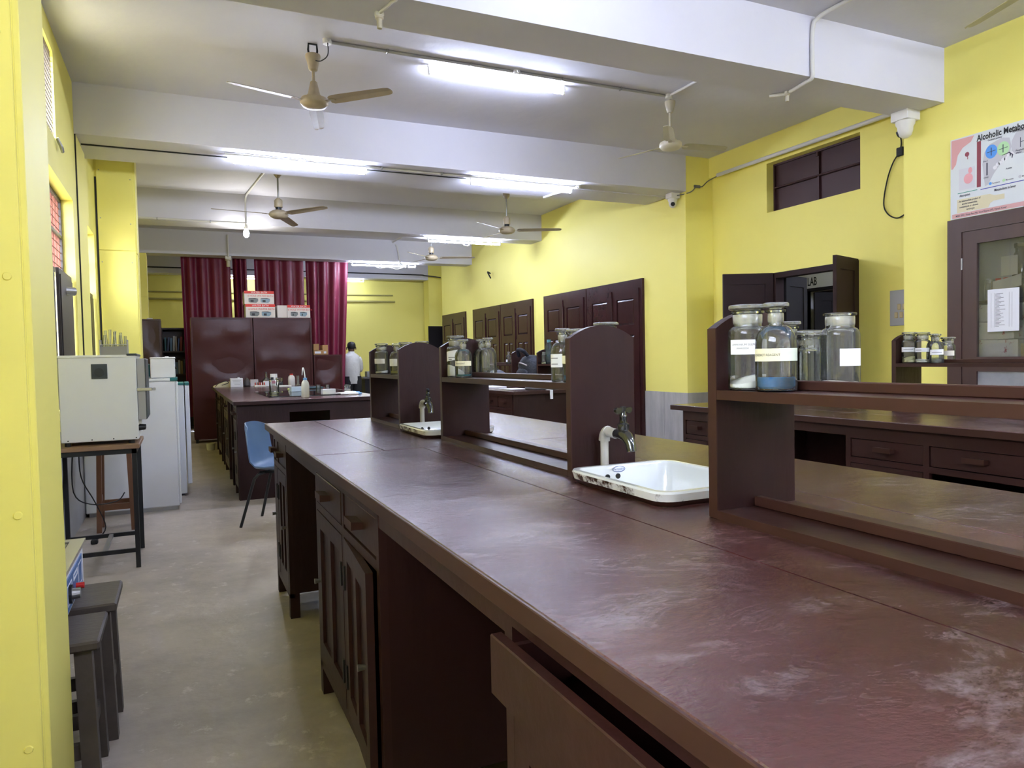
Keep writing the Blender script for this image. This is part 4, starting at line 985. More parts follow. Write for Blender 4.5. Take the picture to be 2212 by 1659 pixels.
fan('most distant ceiling fan, near the far tube light', 4.155, 12.45, 3.05, 0.78, 102, 'cup')
fan('cream ceiling fan on the right hanging under the conduit junction', 4.29, 5.66, 3.205, 0.60, 111, 'cream')
fan('ceiling fan of which one blade tip shows at the top right corner', 4.33, 2.36, 3.22, 0.64, 72, 'cream')

def tube_light(label, x0, x1, y, z, k=1.0, group='tube lights'):
    nm = 'tube_glow_%g' % k
    gm = MATS.get(nm) or M(nm, (0.9, 0.9, 0.9, 1), 0.5, emit=((0.785, 0.87, 1.14, 1), TUBE * k))
    t = thing('tube_light', label, 'light', ((x0 + x1) / 2, y, z), group=group)
    MB().box(x0 - 0.012, x1 + 0.012, y - 0.012, y + 0.012, z - 0.022, z, 0.003).build('batten', white_pl, t)
    for x in (x0 - 0.008, x1 - 0.012):
        MB().box(x, x + 0.020, y - 0.013, y + 0.013, z - 0.082, z - 0.020, 0.003).build('end_holder', white_pl, t)
    MB().cyl((x0 + 0.012, y, z - 0.066), (x1 - 0.012, y, z - 0.066), 0.0135, n=14).build('tube', gm, t, smooth=True)
    return t
tube_light('lit tube light on the ceiling between the first and second beams', 1.935, 3.195, 5.745, ZC, 0.37)
tube_light('lit tube light under the second beam, left one', 0.515, 1.79, 7.42, ZB, 0.62)
tube_light('lit tube light under the second beam, right one', 2.965, 4.22, 7.45, ZB, 0.62)
tube_light('lit tube light under the third beam in front of the yellow wall', 3.71, 4.99, 11.28, ZB, 0.8)
tube_light('lit tube light under the fourth beam with a dangling wire', 3.17, 4.29, 14.5, ZB, 0.7)
tube_light('short lit tube segment beside the tube under the fourth beam', 4.33, 4.49, 14.5, ZB)
tube_light('lit tube light in the far end room right of the curtains', 3.62, 4.10, 17.45, ZB, 0.3)
tube_light('lit tube light in the far end room seen between the curtains', 0.75, 1.95, 17.45, ZB, 0.2)
# one more lighting the first beam, then three unseen tubes added as fill
tube_light('tube light over the bay nearest to the camera, left', 1.35, 2.60, 3.15, ZC, 0.12)
tube_light('added fill tube over the bay nearest to the camera, right', 4.0, 5.2, 0.6, ZC, 1.0)
tube_light('added fill tube behind the camera, left', 0.9, 2.15, -0.9, ZC, 1.4)
tube_light('added fill tube behind the camera, right', 3.0, 4.25, -1.8, ZC, 1.4)

tube_light('added fill tube on the corridor ceiling beyond the open door', 6.8, 8.0, 5.2, 3.0, 0.5)  # unseen tube added to brighten the corridor in place of its daylight

def smooth_path(pts, n=6):
    P = [Vector(p) for p in pts]; out = []
    for i in range(len(P) - 1):
        p0 = P[max(i - 1, 0)]; p1 = P[i]; p2 = P[i + 1]; p3 = P[min(i + 2, len(P) - 1)]
        for j in range(n):
            u = j / n
            out.append(0.5 * ((2 * p1) + (p2 - p0) * u + (2 * p0 - 5 * p1 + 4 * p2 - p3) * u * u + (3 * p1 - p0 - 3 * p2 + p3) * u ** 3))
    out.append(P[-1]); return out
def conduit(label, pts, r=0.011, mat=pipe_w, clips=(), cat='conduit', name='conduit'):
    o = MB().sweep(pts, r, 10).build(name, mat, smooth=True)
    tag(o, label, cat)
    for c in clips:
        MB().box(c[0] - 0.008, c[0] + 0.008, c[1] - 0.018, c[1] + 0.018, c[2] - 0.016, c[2] + 0.016, 0.003).build('clip', steel_d, o)
    return o
conduit('ceiling conduit running from the left fan past the lit tube to the right fan', [(1.10, 5.60, ZC - 0.012), (4.20, 5.60, ZC - 0.012)], 0.012, pipe_m, clips=[(x, 5.60, ZC - 0.012) for x in (1.55, 2.25, 3.1, 3.7)])
def junction(label, x, y, z, r=0.034, cat='junction box'):
    t = thing('junction_box', label, cat, (x, y, z), group='round ceiling junction boxes')
    MB().lathe([(r, 0), (r, -0.03), (r * 0.93, -0.036), (r * 0.3, -0.038)], (x, y, z), 18).build('box_body', white_pl, t, smooth=True)
    MB().cyl((x, y - r, z - 0.018), (x, y - r - 0.012, z - 0.018), 0.011, n=10).build('spout', white_pl, t)
    return t
junction('white junction box beside the left ceiling fan', 1.085, 5.585, ZC)
junction('white junction box at the middle of the ceiling tube light', 2.66, 5.60, ZC)
junction('white junction box above the right cream fan', 4.22, 5.585, ZC)
conduit('thin wire loop from the junction box to the left fan', smooth_path([(1.085, 5.56, ZC - 0.036), (1.08, 5.55, ZC - 0.13), (1.04, 5.60, ZC - 0.16), (1.01, 5.66, ZC - 0.14)]), 0.004, blackrub, cat='wire', name='fan_wire')
conduit('white conduit on the ceiling from the right fan to the first beam', [(4.22, 5.60, ZC - 0.012), (4.25, 4.31, ZC - 0.012)], 0.013)
conduit('white conduit under the second beam between its two tubes', [(0.45, 7.36, ZB - 0.013), (4.26, 7.40, ZB - 0.013)], 0.011, clips=[(x, 7.37, ZB - 0.013) for x in (1.95, 2.6)])
junction('white junction box on the left tube under the second beam', 1.15, 7.36, ZB)
junction('white junction box at the right end of the tubes under the second beam', 4.27, 7.40, ZB)
conduit('short white conduit bending off the tube end under the second beam', [(4.27, 7.42, ZB - 0.013), (4.12, 7.96, ZB - 0.027)], 0.012)
conduit('black cable in the joint under the second beam', [(XL + 0.02, 7.505, ZB - 0.006), (0.48, 7.51, ZB - 0.006)], 0.006, blackrub, cat='cable', name='ceiling_cable')
conduit('black cable under the second beam going to the white dome camera', [(1.83, 7.51, ZB - 0.006), (2.93, 7.51, ZB - 0.006)], 0.005, blackrub, cat='cable', name='ceiling_cable')
conduit('white conduit under the third beam on the left with the lit bulb', [(XL + 0.28, 11.02, ZB + 0.01), (0.92, 11.02, ZB + 0.01)], 0.016, clips=[(-0.22, 11.02, ZB + 0.01), (0.45, 11.02, ZB + 0.01)])
conduit('white conduit dropping across the third beam above the lit bulb', smooth_path([(1.05, 9.6, ZC - 0.02), (0.97, 10.6, ZC - 0.02), (0.93, 11.05, ZC - 0.06), (0.925, 11.06, ZB + 0.10), (0.92, 11.04, ZB + 0.01)]), 0.014)
hb = thing('light_bulb', 'lit white bulb hanging in a holder under the third beam', 'bulb', (0.92, 11.02, ZB - 0.22))
MB().cyl((0.92, 11.02, ZB - 0.004), (0.92, 11.02, ZB - 0.07), 0.022, 0.026, 14).build('bulb_holder', white_pl, hb)
MB().lathe([(0.016, -0.07), (0.030, -0.095), (0.040, -0.13), (0.036, -0.165), (0.015, -0.19)], (0.92, 11.02, ZB), 16).build('glass_bulb', bulb_on, hb, smooth=True)
conduit('white conduit down the fourth beam ending in an empty holder before the curtains', [(0.87, 14.315, ZC - 0.05), (0.87, 14.31, ZB - 0.03)], 0.016)
def holder(label, x, y, z, s=1.0):
    t = thing('bulb_socket', label, 'socket', (x, y, z - 0.13 * s), group='empty bulb holders')
    MB().box(x - 0.035 * s, x + 0.035 * s, y - 0.02 * s, y + 0.02 * s, z - 0.035 * s, z, 0.004).build('base_block', white_pl, t)
    MB().lathe([(0.034 * s, -0.035 * s), (0.034 * s, -0.052 * s), (0.022 * s, -0.060 * s), (0.022 * s, -0.125 * s), (0.019 * s, -0.13 * s)], (x, y, z), 16).build('socket_body', M('holder_cream', (0.50, 0.46, 0.36, 1), 0.45), t, smooth=True)
    return t
holder('empty bulb holder under the first beam at the top of the photo', 1.10, 4.12, ZB, 0.72)
conduit('white conduit coming down the first beam to the empty holder on top', smooth_path([(1.17, 3.86, ZC - 0.02), (1.155, 3.895, ZC - 0.10), (1.15, 3.90, ZB + 0.02), (1.13, 3.97, ZB - 0.008), (1.10, 4.10, ZB - 0.010)]), 0.009)
holder('empty bulb holder under the fourth beam before the curtains', 0.87, 14.40, ZB - 0.0, 1.5)
holder('empty bulb holder under the first beam below the bent conduit on the right', 4.27, 4.19, ZB - 0.002, 0.6)
conduit('thick white conduit bending down the first beam on the right', smooth_path([(4.26, 3.2, ZC - 0.016), (4.25, 3.62, ZC - 0.016), (4.235, 3.85, ZC - 0.03), (4.22, 3.897, ZC - 0.10), (4.215, 3.898, ZB + 0.08), (4.22, 3.905, ZB - 0.008), (4.235, 3.98, ZB - 0.016), (4.27, 4.16, ZB - 0.016)]), 0.015)
conduit('broken white conduit stub with a frayed end under the first beam', [(4.27, 4.20, ZB - 0.02), (4.20, 4.30, ZB - 0.012)], 0.013)
conduit('grey hanging wire of the tube under the fourth beam', smooth_path([(3.62, 14.47, ZB - 0.06), (3.72, 14.46, ZB - 0.12), (3.9, 14.47, ZB - 0.10), (4.1, 14.46, ZB - 0.13), (4.28, 14.47, ZB - 0.06)]), 0.009, white_pl, cat='wire', name='lamp_wire')
conduit('white conduit down the fourth beam above its short tube segment', smooth_path([(4.1, 12.6, ZC - 0.02), (3.98, 14.28, ZC - 0.04), (4.05, 14.31, ZC - 0.12), (4.10, 14.305, ZB + 0.03), (4.12, 14.305, ZB - 0.035), (4.24, 14.42, ZB - 0.035)]), 0.016)
conduit('short bright wire loop hanging at the tube under the third beam', smooth_path([(4.28, 11.24, ZB - 0.05), (4.33, 11.23, ZB - 0.12), (4.40, 11.24, ZB - 0.12), (4.42, 11.24, ZB - 0.06)]), 0.010, white_pl, cat='wire', name='lamp_wire')
conduit('pair of pipes along the far wall', [(XL, YE - 0.03, 2.72), (5.0, YE - 0.03, 2.72)], 0.025, M('yellowed_pipe', (0.40, 0.36, 0.12, 1), 0.5), cat='pipe', name='wall_pipe')
conduit('upper thin pipe along the far wall', [(XL, YE - 0.02, 2.88), (4.95, YE - 0.02, 2.88)], 0.016, MATS['yellowed_pipe'], cat='pipe', name='wall_pipe')
conduit('black cable along the far beam curving to the right wall', smooth_path([(XL, 17.36, ZB + 0.12), (4.9, 17.35, ZB + 0.12), (5.45, 16.9, ZB + 0.05), (5.67, 16.35, ZB - 0.05)]), 0.014, blackrub, cat='cable', name='wall_cable')
# conduit across the niche, cameras, cables
conduit('white conduit along the yellow lintel above the dark vent', [(6.02, 7.03, 3.41), (6.02, 4.30, 3.41)], 0.022, clips=[(6.03, 6.35, 3.41), (6.03, 4.95, 3.41)])
conduit('thin grey cable from the conduit to the small dome camera', smooth_path([(6.02, 7.02, 3.40), (6.0, 7.18, 3.37), (5.92, 7.195, 3.30), (5.84, 7.195, 3.30), (5.74, 7.19, 3.22), (5.62, 7.30, 3.19)]), 0.006, M('grey_cable', (0.15, 0.15, 0.15, 1), 0.5), cat='cable', name='wall_cable')
tag(MB().box(5.80, 5.90, 7.19, 7.21, 3.28, 3.315, 0.008).build('cable_coil', MATS['grey_cable']), 'bundled coil of grey cable on the yellow column side', 'cable')
def dome(label, x, y, z, s, ang):
    t = thing('security_camera', label, 'camera', (x, y, z - 0.2 * s), group='security cameras')
    MB().box(x - 0.075 * s, x + 0.075 * s, y - 0.075 * s, y + 0.075 * s, z - 0.075 * s, z, 0.004).build('mount_box', white_pl, t)
    MB().lathe([(0.072 * s, -0.075 * s), (0.070 * s, -0.10 * s), (0.058 * s, -0.12 * s), (0.056 * s, -0.15 * s), (0.045 * s, -0.185 * s), (0.02 * s, -0.205 * s)], (x, y, z), 20).build('camera_body', white_pl, t, smooth=True)
    a = R(ang); c = Vector((x, y, z - 0.145 * s)); d = Vector((math.cos(a), math.sin(a), -0.35)).normalized()
    MB().cyl(c + d * 0.04 * s, c + d * 0.062 * s, 0.034 * s, 0.026 * s, 16).build('lens_window', black, t, smooth=True)
    return t
dome('white dome camera in the corner above the poster', 5.585, 4.19, ZB, 1.05, 100)
dome('white dome camera with a visible black lens under the second beam', 5.60, 7.36, ZB, 0.85, -125)
cab_k = smooth_path([(6.06, 4.655, 3.36), (6.085, 4.61, 3.18), (6.085, 4.62, 3.07), (6.085, 4.69, 2.98), (6.085, 4.75, 2.84), (6.085, 4.79, 2.63), (6.085, 4.75, 2.52), (6.085, 4.65, 2.46), (6.085, 4.55, 2.49)])
conduit('loose black cable looping down the niche corner below the corner camera', cab_k, 0.006, blackrub, cat='cable', name='wall_cable')
tag(MB().box(6.07, 6.095, 4.58, 4.65, 3.02, 3.10, 0.006).build('cable_connector', blackrub), 'black cable connector hanging in the niche corner', 'connector')
conduit('brown stub of wire on the yellow wall right of the far fan', smooth_path([(5.66, 13.3, 2.92), (5.60, 13.3, 2.95), (5.62, 13.2, 2.82)]), 0.014, blackrub, cat='wire', name='wall_cable')

# ================================================================== right wall: built-in cupboards, glazed cupboard, poster
def wall_cupboard(label, y0, y1, nd, z1=2.27, group='dark panelled wall cupboards', pairs=True):
    t = thing('wall_cupboard', label, 'cupboard', (XR - 0.03, (y0 + y1) / 2, 0), group=group)
    MB().grid([y0, y1], [0, z1], [(y0 + 0.07, y1 - 0.07, 0.06, z1 - 0.12)], lambda u, v, d: (XR - 0.035 + d, u, v), 0.035).build('frame', maroon_gloss, t)
    w_ = (y1 - y0 - 0.14) / nd
    for k in range(nd):
        a = y0 + 0.07 + k * w_ + 0.002; b = a + w_ - 0.004
        out = 0.012 if k % 2 else 0.0
        m0, m1 = a + w_ * 0.17, b - w_ * 0.17; mm = (m0 + m1) / 2
        hs = [(m0, m1, 1.66, 2.02), (m0, mm - 0.025, 0.90, 1.52), (mm + 0.025, m1, 0.90, 1.52), (m0, m1, 0.18, 0.76)]
        dr = MB().grid([a, b], [0.062, z1 - 0.122], hs, lambda u, v, d: (XR - 0.048 - out + d, u, v), 0.03).build('door', maroon_gloss, t)
        for h in hs:
            e = 0.03; x0 = XR - 0.030 - out
            q = lambda f, x: [(x, h[0] + f, h[2] + f), (x, h[1] - f, h[2] + f), (x, h[1] - f, h[3] - f), (x, h[0] + f, h[3] - f)]
            MB().loft([q(-0.002, x0 + 0.004), q(-0.002, x0), q(e, x0 - 0.012)]).build('raised_panel', maroon_gloss, dr)
        if k % 2 == 0:
            MB().box(XR - 0.066, XR - 0.046, b - 0.012, b + 0.012, 1.58, 2.06, 0.003).build('cover_strip', maroon_gloss, dr)
    return t
wall_cupboard('dark panelled wall cupboard nearest to the marble dado', 8.10, 9.555, 2)
wall_cupboard('dark panelled wall cupboard adjoining the one by the marble', 9.575, 10.99, 2)
wall_cupboard('dark panelled wall cupboard second pair, nearer half', 11.43, 12.80, 2)
wall_cupboard('dark panelled wall cupboard second pair, farther half', 12.82, 14.27, 2)
wall_cupboard('narrow dark wall cupboard at the far end of the right wall', 14.72, 16.22, 2)

# glazed cupboard with brown frame
gx = XR - 0.05
g = thing('glazed_cupboard', 'brown built-in cupboard with glass doors at the right edge', 'cupboard', (XR - 0.02, 3.2, 0))
MB().grid([2.36, 3.855], [0.0, 2.262], [(2.475, 3.74, 0.08, 2.155)], lambda u, v, d: (gx + d, u, v), 0.06).build('frame', M('brown_cupboard', (0.062, 0.030, 0.026, 1), 0.40, var=(7, 0.6, (0.042, 0.02, 0.018, 1)), stretch=(1, 1, 0.2), wear=(16, 0.74, (0.12, 0.08, 0.07, 1))), g)
bc = MATS['brown_cupboard']
for (a, b) in ((3.11, 3.738), (2.477, 3.105)):
    dr = MB().grid([a, b], [0.082, 2.153], [(a + 0.115, b - 0.115, 1.172, 2.052), (a + 0.115, b - 0.115, 0.22, 1.06)], lambda u, v, d: (gx + 0.008 + d, u, v), 0.03).build('door', bc, g)
    MB().box(gx + 0.022, gx + 0.026, a + 0.11, b - 0.11, 1.165, 2.058).build('pane', pane_m, dr)
    MB().box(gx + 0.022, gx + 0.026, a + 0.11, b - 0.11, 0.215, 1.065).build('pane', M('dusty_pane_%d' % int(a * 100), (0.30, 0.31, 0.34, 1), 0.25, var=(4, 0.6, (0.18, 0.18, 0.2, 1))), dr)
    MB().cyl((gx + 0.004, b + 0.001, 1.86), (gx + 0.004, b + 0.001, 1.95), 0.006, n=8).build('hinge', steel_d, dr)
    MB().cyl((gx + 0.004, b + 0.001, 0.40), (gx + 0.004, b + 0.001, 0.49), 0.006, n=8).build('hinge', steel_d, dr)
# inside: a recess box of the cupboard with two shelves
MB().grid([2.44, 3.77], [0.05, 2.20], [], lambda u, v, d: (XR + 0.165 + d, u, v), 0.012).build('inner_back', M('cupboard_inner', (0.42, 0.42, 0.41, 1), 0.7), g)
MB().box(XR + 0.012, XR + 0.165, 2.44, 3.77, 1.585, 1.607).build('shelf', maroon_dark, g)
MB().box(XR + 0.012, XR + 0.165, 2.44, 3.77, 1.148, 1.168).build('shelf', maroon_dark, g)
# things inside the glazed cupboard
def inside(name, label, cat, mb, mat, smooth=False): return tag(mb.build(name, mat, smooth=smooth), label, cat, 'things in the glazed cupboard')
cx_ = XR + 0.085
inside('jar', 'dark brown round-shouldered jar at the top of the glazed cupboard', 'jar', MB().lathe([(0.06, 0), (0.065, 0.02), (0.065, 0.16), (0.045, 0.21), (0.045, 0.235), (0.052, 0.24), (0.052, 0.27), (0.04, 0.275)], (cx_ + 0.005, 3.365, 1.7503), 20), M('amber_glass', (0.020, 0.011, 0.008, 1), 0.12), True)
inside('jar', 'clear jar with a dark blue cap at the left of the upper shelf', 'jar', MB().lathe([(0.033, 0), (0.035, 0.01), (0.035, 0.12), (0.03, 0.135), (0.032, 0.136), (0.032, 0.165), (0.028, 0.168)], (cx_, 3.60, 1.607), 16), M('jar_grey', (0.24, 0.25, 0.25, 1), 0.2), True)
bj = inside('box', 'dark carton with two red caps on the upper shelf of the glazed cupboard', 'box', MB().box(cx_ - 0.06, cx_ + 0.06, 3.30, 3.56, 1.607, 1.75, 0.004), M('dark_carton', (0.045, 0.038, 0.03, 1), 0.7))
for y in (3.46, 3.52): inside('bottle_cap', 'red cap of a small bottle on the dark carton, %s one' % ('right' if y < 3.5 else 'left'), 'cap', MB().cyl((cx_ - 0.03, y, 1.75), (cx_ - 0.03, y, 1.772), 0.019, n=14), red_pl)
inside('paper_sheet', 'crumpled paper note leaning over the dark carton', 'paper', MB().loft([[(cx_ - 0.066, 3.33, 1.70), (cx_ - 0.066, 3.33, 1.79), (cx_ - 0.064, 3.33, 1.79), (cx_ - 0.064, 3.33, 1.70)], [(cx_ - 0.072, 3.43, 1.685), (cx_ - 0.070, 3.43, 1.765), (cx_ - 0.068, 3.43, 1.765), (cx_ - 0.070, 3.43, 1.685)], [(cx_ - 0.066, 3.54, 1.675), (cx_ - 0.066, 3.54, 1.75), (cx_ - 0.064, 3.54, 1.75), (cx_ - 0.064, 3.54, 1.675)]]), paper_d)
inside('paper_sheet', 'small torn note high in the glazed cupboard before the brown jar', 'paper', MB().box(cx_ - 0.07, cx_ - 0.068, 3.355, 3.475, 1.785, 1.93), paper_d)
inside('file_stack', 'bundle of striped papers at the right of the upper shelf', 'files', MB().box(cx_ - 0.05, cx_ + 0.06, 2.98, 3.28, 1.607, 1.88, 0.003), M('paper_edges', (0.52, 0.43, 0.30, 1), 0.8, var=(60, 0.9, (0.2, 0.15, 0.1, 1)), stretch=(1, 1.5, 0.06)))
tr = inside('tray', 'pale wooden tray under the jars on the upper shelf', 'tray', MB().box(cx_ - 0.07, cx_ + 0.06, 3.575, 3.66, 1.607, 1.6072 + 0.001), card)
pat = M('printed_carton', (0.80, 0.77, 0.74, 1), 0.6, wear=(20, 0.57, (0.45, 0.03, 0.05, 1)))
for k, z in enumerate((1.168, 1.305, 1.442)):
    inside('carton', ('bottom', 'middle', 'top')[k] + ' white carton with a red pattern in the stack behind the glass', 'carton', MB().box(cx_ - 0.06, cx_ + 0.065, 3.355 + 0.03 * (k % 2), 3.70, z, z + 0.133, 0.003), pat)
inside('carton', 'small tan carton beside the white cartons behind the glass', 'carton', MB().box(cx_ - 0.065, cx_ + 0.05, 3.10, 3.335, 1.168, 1.27, 0.003), M('tan_carton', (0.50, 0.38, 0.22, 1), 0.7))
inside('plastic_bag', 'crumpled clear plastic bag beside the tan carton', 'bag', MB().lathe([(0.06, 0.0), (0.07, 0.05), (0.055, 0.12), (0.02, 0.20), (0.03, 0.24)], (cx_ - 0.005, 3.02, 1.168), 9), M('bag_film', (0.30, 0.30, 0.31, 1), 0.2))
# list taped to the glass
lst = thing('paper_list', 'printed white list taped to the glass of the brown cupboard', 'paper', (gx + 0.004, 3.42, 1.36))
MB().box(gx + 0.001, gx + 0.003, 3.305, 3.535, 1.363, 1.683).build('sheet', paper, lst)
for k in range(26):
    z = 1.645 - k * 0.0098
    MB().box(gx + 0.0002, gx + 0.001, 3.505 - 0.035 - (0.02 if k % 3 else 0.05) - 0.02 * ((k * 7) % 5) / 5, 3.505 - 0.028, z, z + 0.0035).build('print_line', ink_grey, lst)
for y in (3.508, 3.484, 3.375, 3.355):
    MB().box(gx + 0.0002, gx + 0.001, y, y + 0.001, 1.395, 1.655).build('rule_line', ink_grey, lst)
# poster above the cupboard
PU, PV = 3.856, 2.272
po = thing('poster', 'white medical poster headed Alcoholic Metabolism hanging above the brown cupboard', 'poster', (XR - 0.005, 3.38, PV))
px_ = XR - 0.010
MB().box(px_, XR - 0.001, 2.90, PU, PV, 2.905).build('board', M('poster_board', (0.66, 0.70, 0.71, 1), 0.5), po)
def pq(name, pts, mat, lift=0.0006):
    MB().prism([(PU - u, PV + v) for u, v in pts], 'x', px_ - lift, px_).build(name, mat, po)
def circ(u, v, a, b=None, n=20): return [(u + a * math.cos(2 * math.pi * k / n), v + (b or a) * math.sin(2 * math.pi * k / n)) for k in range(n)]
pm = lambda n_, *c: M('poster_' + n_, srgb(*c), 0.5)
pink = pm('pink', 214, 160, 158); red = pm('maroon', 140, 60, 72); blue = pm('blue', 82, 150, 226); green = pm('green', 178, 220, 168); grey = pm('grey', 190, 190, 196); organ = pm('organ', 226, 160, 165); cream = pm('cream', 214, 206, 172); rose = pm('rose', 205, 158, 156); viol = pm('violet', 80, 86, 170); dk = pm('dark', 62, 62, 80); teal_l = pm('teal', 60, 150, 130)
pq('corner_flourish', [(0.008, 0.625), (0.19, 0.622), (0.165, 0.58), (0.10, 0.55), (0.06, 0.50), (0.045, 0.43), (0.02, 0.40), (0.008, 0.40)], pink)
pq('divider_bar', [(0.212, 0.215), (0.243, 0.215), (0.243, 0.565), (0.212, 0.565)], red)
pq('liver_shape', [(0.27, 0.25), (0.255, 0.38), (0.27, 0.47), (0.31, 0.52), (0.40, 0.545), (0.455, 0.53), (0.47, 0.46), (0.45, 0.40), (0.38, 0.34), (0.34, 0.29), (0.30, 0.22), (0.275, 0.21)], grey)
pq('liver_shape', [(0.47, 0.43), (0.47, 0.50), (0.50, 0.555), (0.60, 0.57), (0.66, 0.53), (0.66, 0.44), (0.58, 0.39), (0.50, 0.395)], grey)
pq('blue_disc', circ(0.322, 0.462, 0.045, 0.052), blue, 0.0010); pq('green_disc', circ(0.410, 0.462, 0.045, 0.052), green, 0.0010)
for (u, v) in ((0.322, 0.462), (0.410, 0.462)):
    pq('molecule', [(u - 0.032, v - 0.004), (u + 0.032, v + 0.002), (u + 0.032, v + 0.006), (u - 0.032, v)], dk, 0.0014)
    pq('molecule', [(u - 0.004, v - 0.03), (u + 0.002, v - 0.03), (u + 0.002, v + 0.03), (u - 0.004, v + 0.03)], dk, 0.0014)
pq('stomach_card', [(0.07, 0.22), (0.195, 0.22), (0.195, 0.385), (0.07, 0.385)], pm('card', 208, 208, 214))
pq('stomach', circ(0.145, 0.30, 0.036, 0.040), organ, 0.001); pq('stomach', circ(0.160, 0.36, 0.016, 0.024), organ, 0.001)
pq('wine_glass', circ(0.135, 0.49, 0.017, 0.018), red, 0.001); pq('wine_glass', [(0.137, 0.45), (0.142, 0.45), (0.142, 0.475), (0.137, 0.475)], red, 0.001)
pq('green_rule', [(0.06, 0.195), (0.215, 0.195), (0.215, 0.200), (0.06, 0.200)], teal_l); pq('blue_rule', [(0.24, 0.190), (0.70, 0.190), (0.70, 0.196), (0.24, 0.196)], viol)
pq('bottle_card', [(0.055, 0.045), (0.30, 0.045), (0.315, 0.075), (0.34, 0.088), (0.42, 0.088), (0.42, 0.125), (0.345, 0.128), (0.31, 0.145), (0.055, 0.15)], cream)
pq('footer_strip', [(0.015, 0.006), (0.95, 0.006), (0.95, 0.04), (0.015, 0.04)], rose, 0.0008)
for (u, v, a, c) in ((0.315, 0.222, 0.011, blue), (0.415, 0.224, 0.011, green), (0.53, 0.226, 0.011, grey)): pq('legend_dot', circ(u, v, a), c, 0.001)
pq('ladder', [(0.285, 0.29), (0.295, 0.29), (0.295, 0.385), (0.285, 0.385)], dk, 0.001)
pq('arrow', [(0.40, 0.415), (0.455, 0.425), (0.482, 0.40), (0.475, 0.375), (0.470, 0.375), (0.474, 0.398), (0.452, 0.418), (0.40, 0.410)], dk, 0.001)
for k in range(7): pq('intestine', circ(0.35 + 0.02 * k, 0.335 + 0.012 * k + 0.008 * (k % 2), 0.015), pm('gut%d' % k, 226, 226, 230), 0.0008)
pq('molecule', [(0.53, 0.44), (0.535, 0.44), (0.535, 0.51), (0.53, 0.51)], dk, 0.001); pq('molecule', [(0.53, 0.475), (0.64, 0.485), (0.64, 0.489), (0.53, 0.479)], dk, 0.001)
for (s_, sz, u, v) in (('Alcoholic Metabolism', 0.066, 0.212, 0.568), ('Oxidative pathway', 0.019, 0.295, 0.546), ('Non-oxidative pathway', 0.019, 0.475, 0.558), ('Absorption', 0.025, 0.075, 0.168), ('Metabolism in lever', 0.027, 0.345, 0.156),
                       ('- An intermediate product of', 0.0205, 0.062, 0.126), ('alcohol metabolism,', 0.0205, 0.095, 0.103), ('acetaldehyde is a known', 0.0205, 0.075, 0.080), ('carcinogen', 0.0205, 0.13, 0.057),
                       ('MBBS 2023 : Vineet Rao (96), Vinod Sharma (97), Vishesh Kumar', 0.020, 0.045, 0.015), ('Peroxisome', 0.016, 0.33, 0.215), ('Microsome', 0.016, 0.43, 0.217), ('Mitochondria', 0.016, 0.545, 0.219), ('Acetate', 0.018, 0.43, 0.30), ('Phosphatidyl', 0.018, 0.50, 0.415), ('ethanol', 0.018, 0.50, 0.398), ('Ethanol', 0.016, 0.26, 0.395), ('CYP2E1', 0.016, 0.265, 0.268)):
    text(s_, sz, dk if sz < 0.05 else ink, po, WALLX(px_ - 0.0016, PU - u, PV + v) @ Matrix.Diagonal((0.74, 1, 1, 1)), local=False, bold=0.018 * sz if sz < 0.05 else 0.028 * sz)
# switch board in the niche
sb = thing('switch_board', 'grey switch board with rows of switches in the niche beside the door', 'switch board', (XN - 0.01, 4.55, 1.46))
MB().box(XN - 0.018, XN, 4.33, 4.727, 1.465, 1.795, 0.004).build('plate', M('grey_board', (0.40, 0.41, 0.46, 1), 0.5), sb)
for r_ in range(2):
    for k in range(6):
        y = 4.70 - 0.045 - k * 0.052 - (0.03 if r_ else 0.0)
        MB().box(XN - 0.030, XN - 0.018, y - 0.017, y + 0.017, 1.535 + r_ * 0.075, 1.590 + r_ * 0.075, 0.005).build('switch', M('switch_cream_%d%d' % (r_, k), (0.55, 0.46, 0.27, 1), 0.4) if (r_, k) == (0, 0) else MATS['switch_cream_00'], sb)
tag(MB().lathe([(0.02, 0), (0.021, 0.06), (0.010, 0.085), (0.010, 0.10), (0.013, 0.10), (0.013, 0.125), (0.01, 0.128)], (4.15, 3.42, T + 0.0005), 14).build('dropper_bottle', black), 'small black dropper bottle on the right-hand bench before the open door', 'bottle')

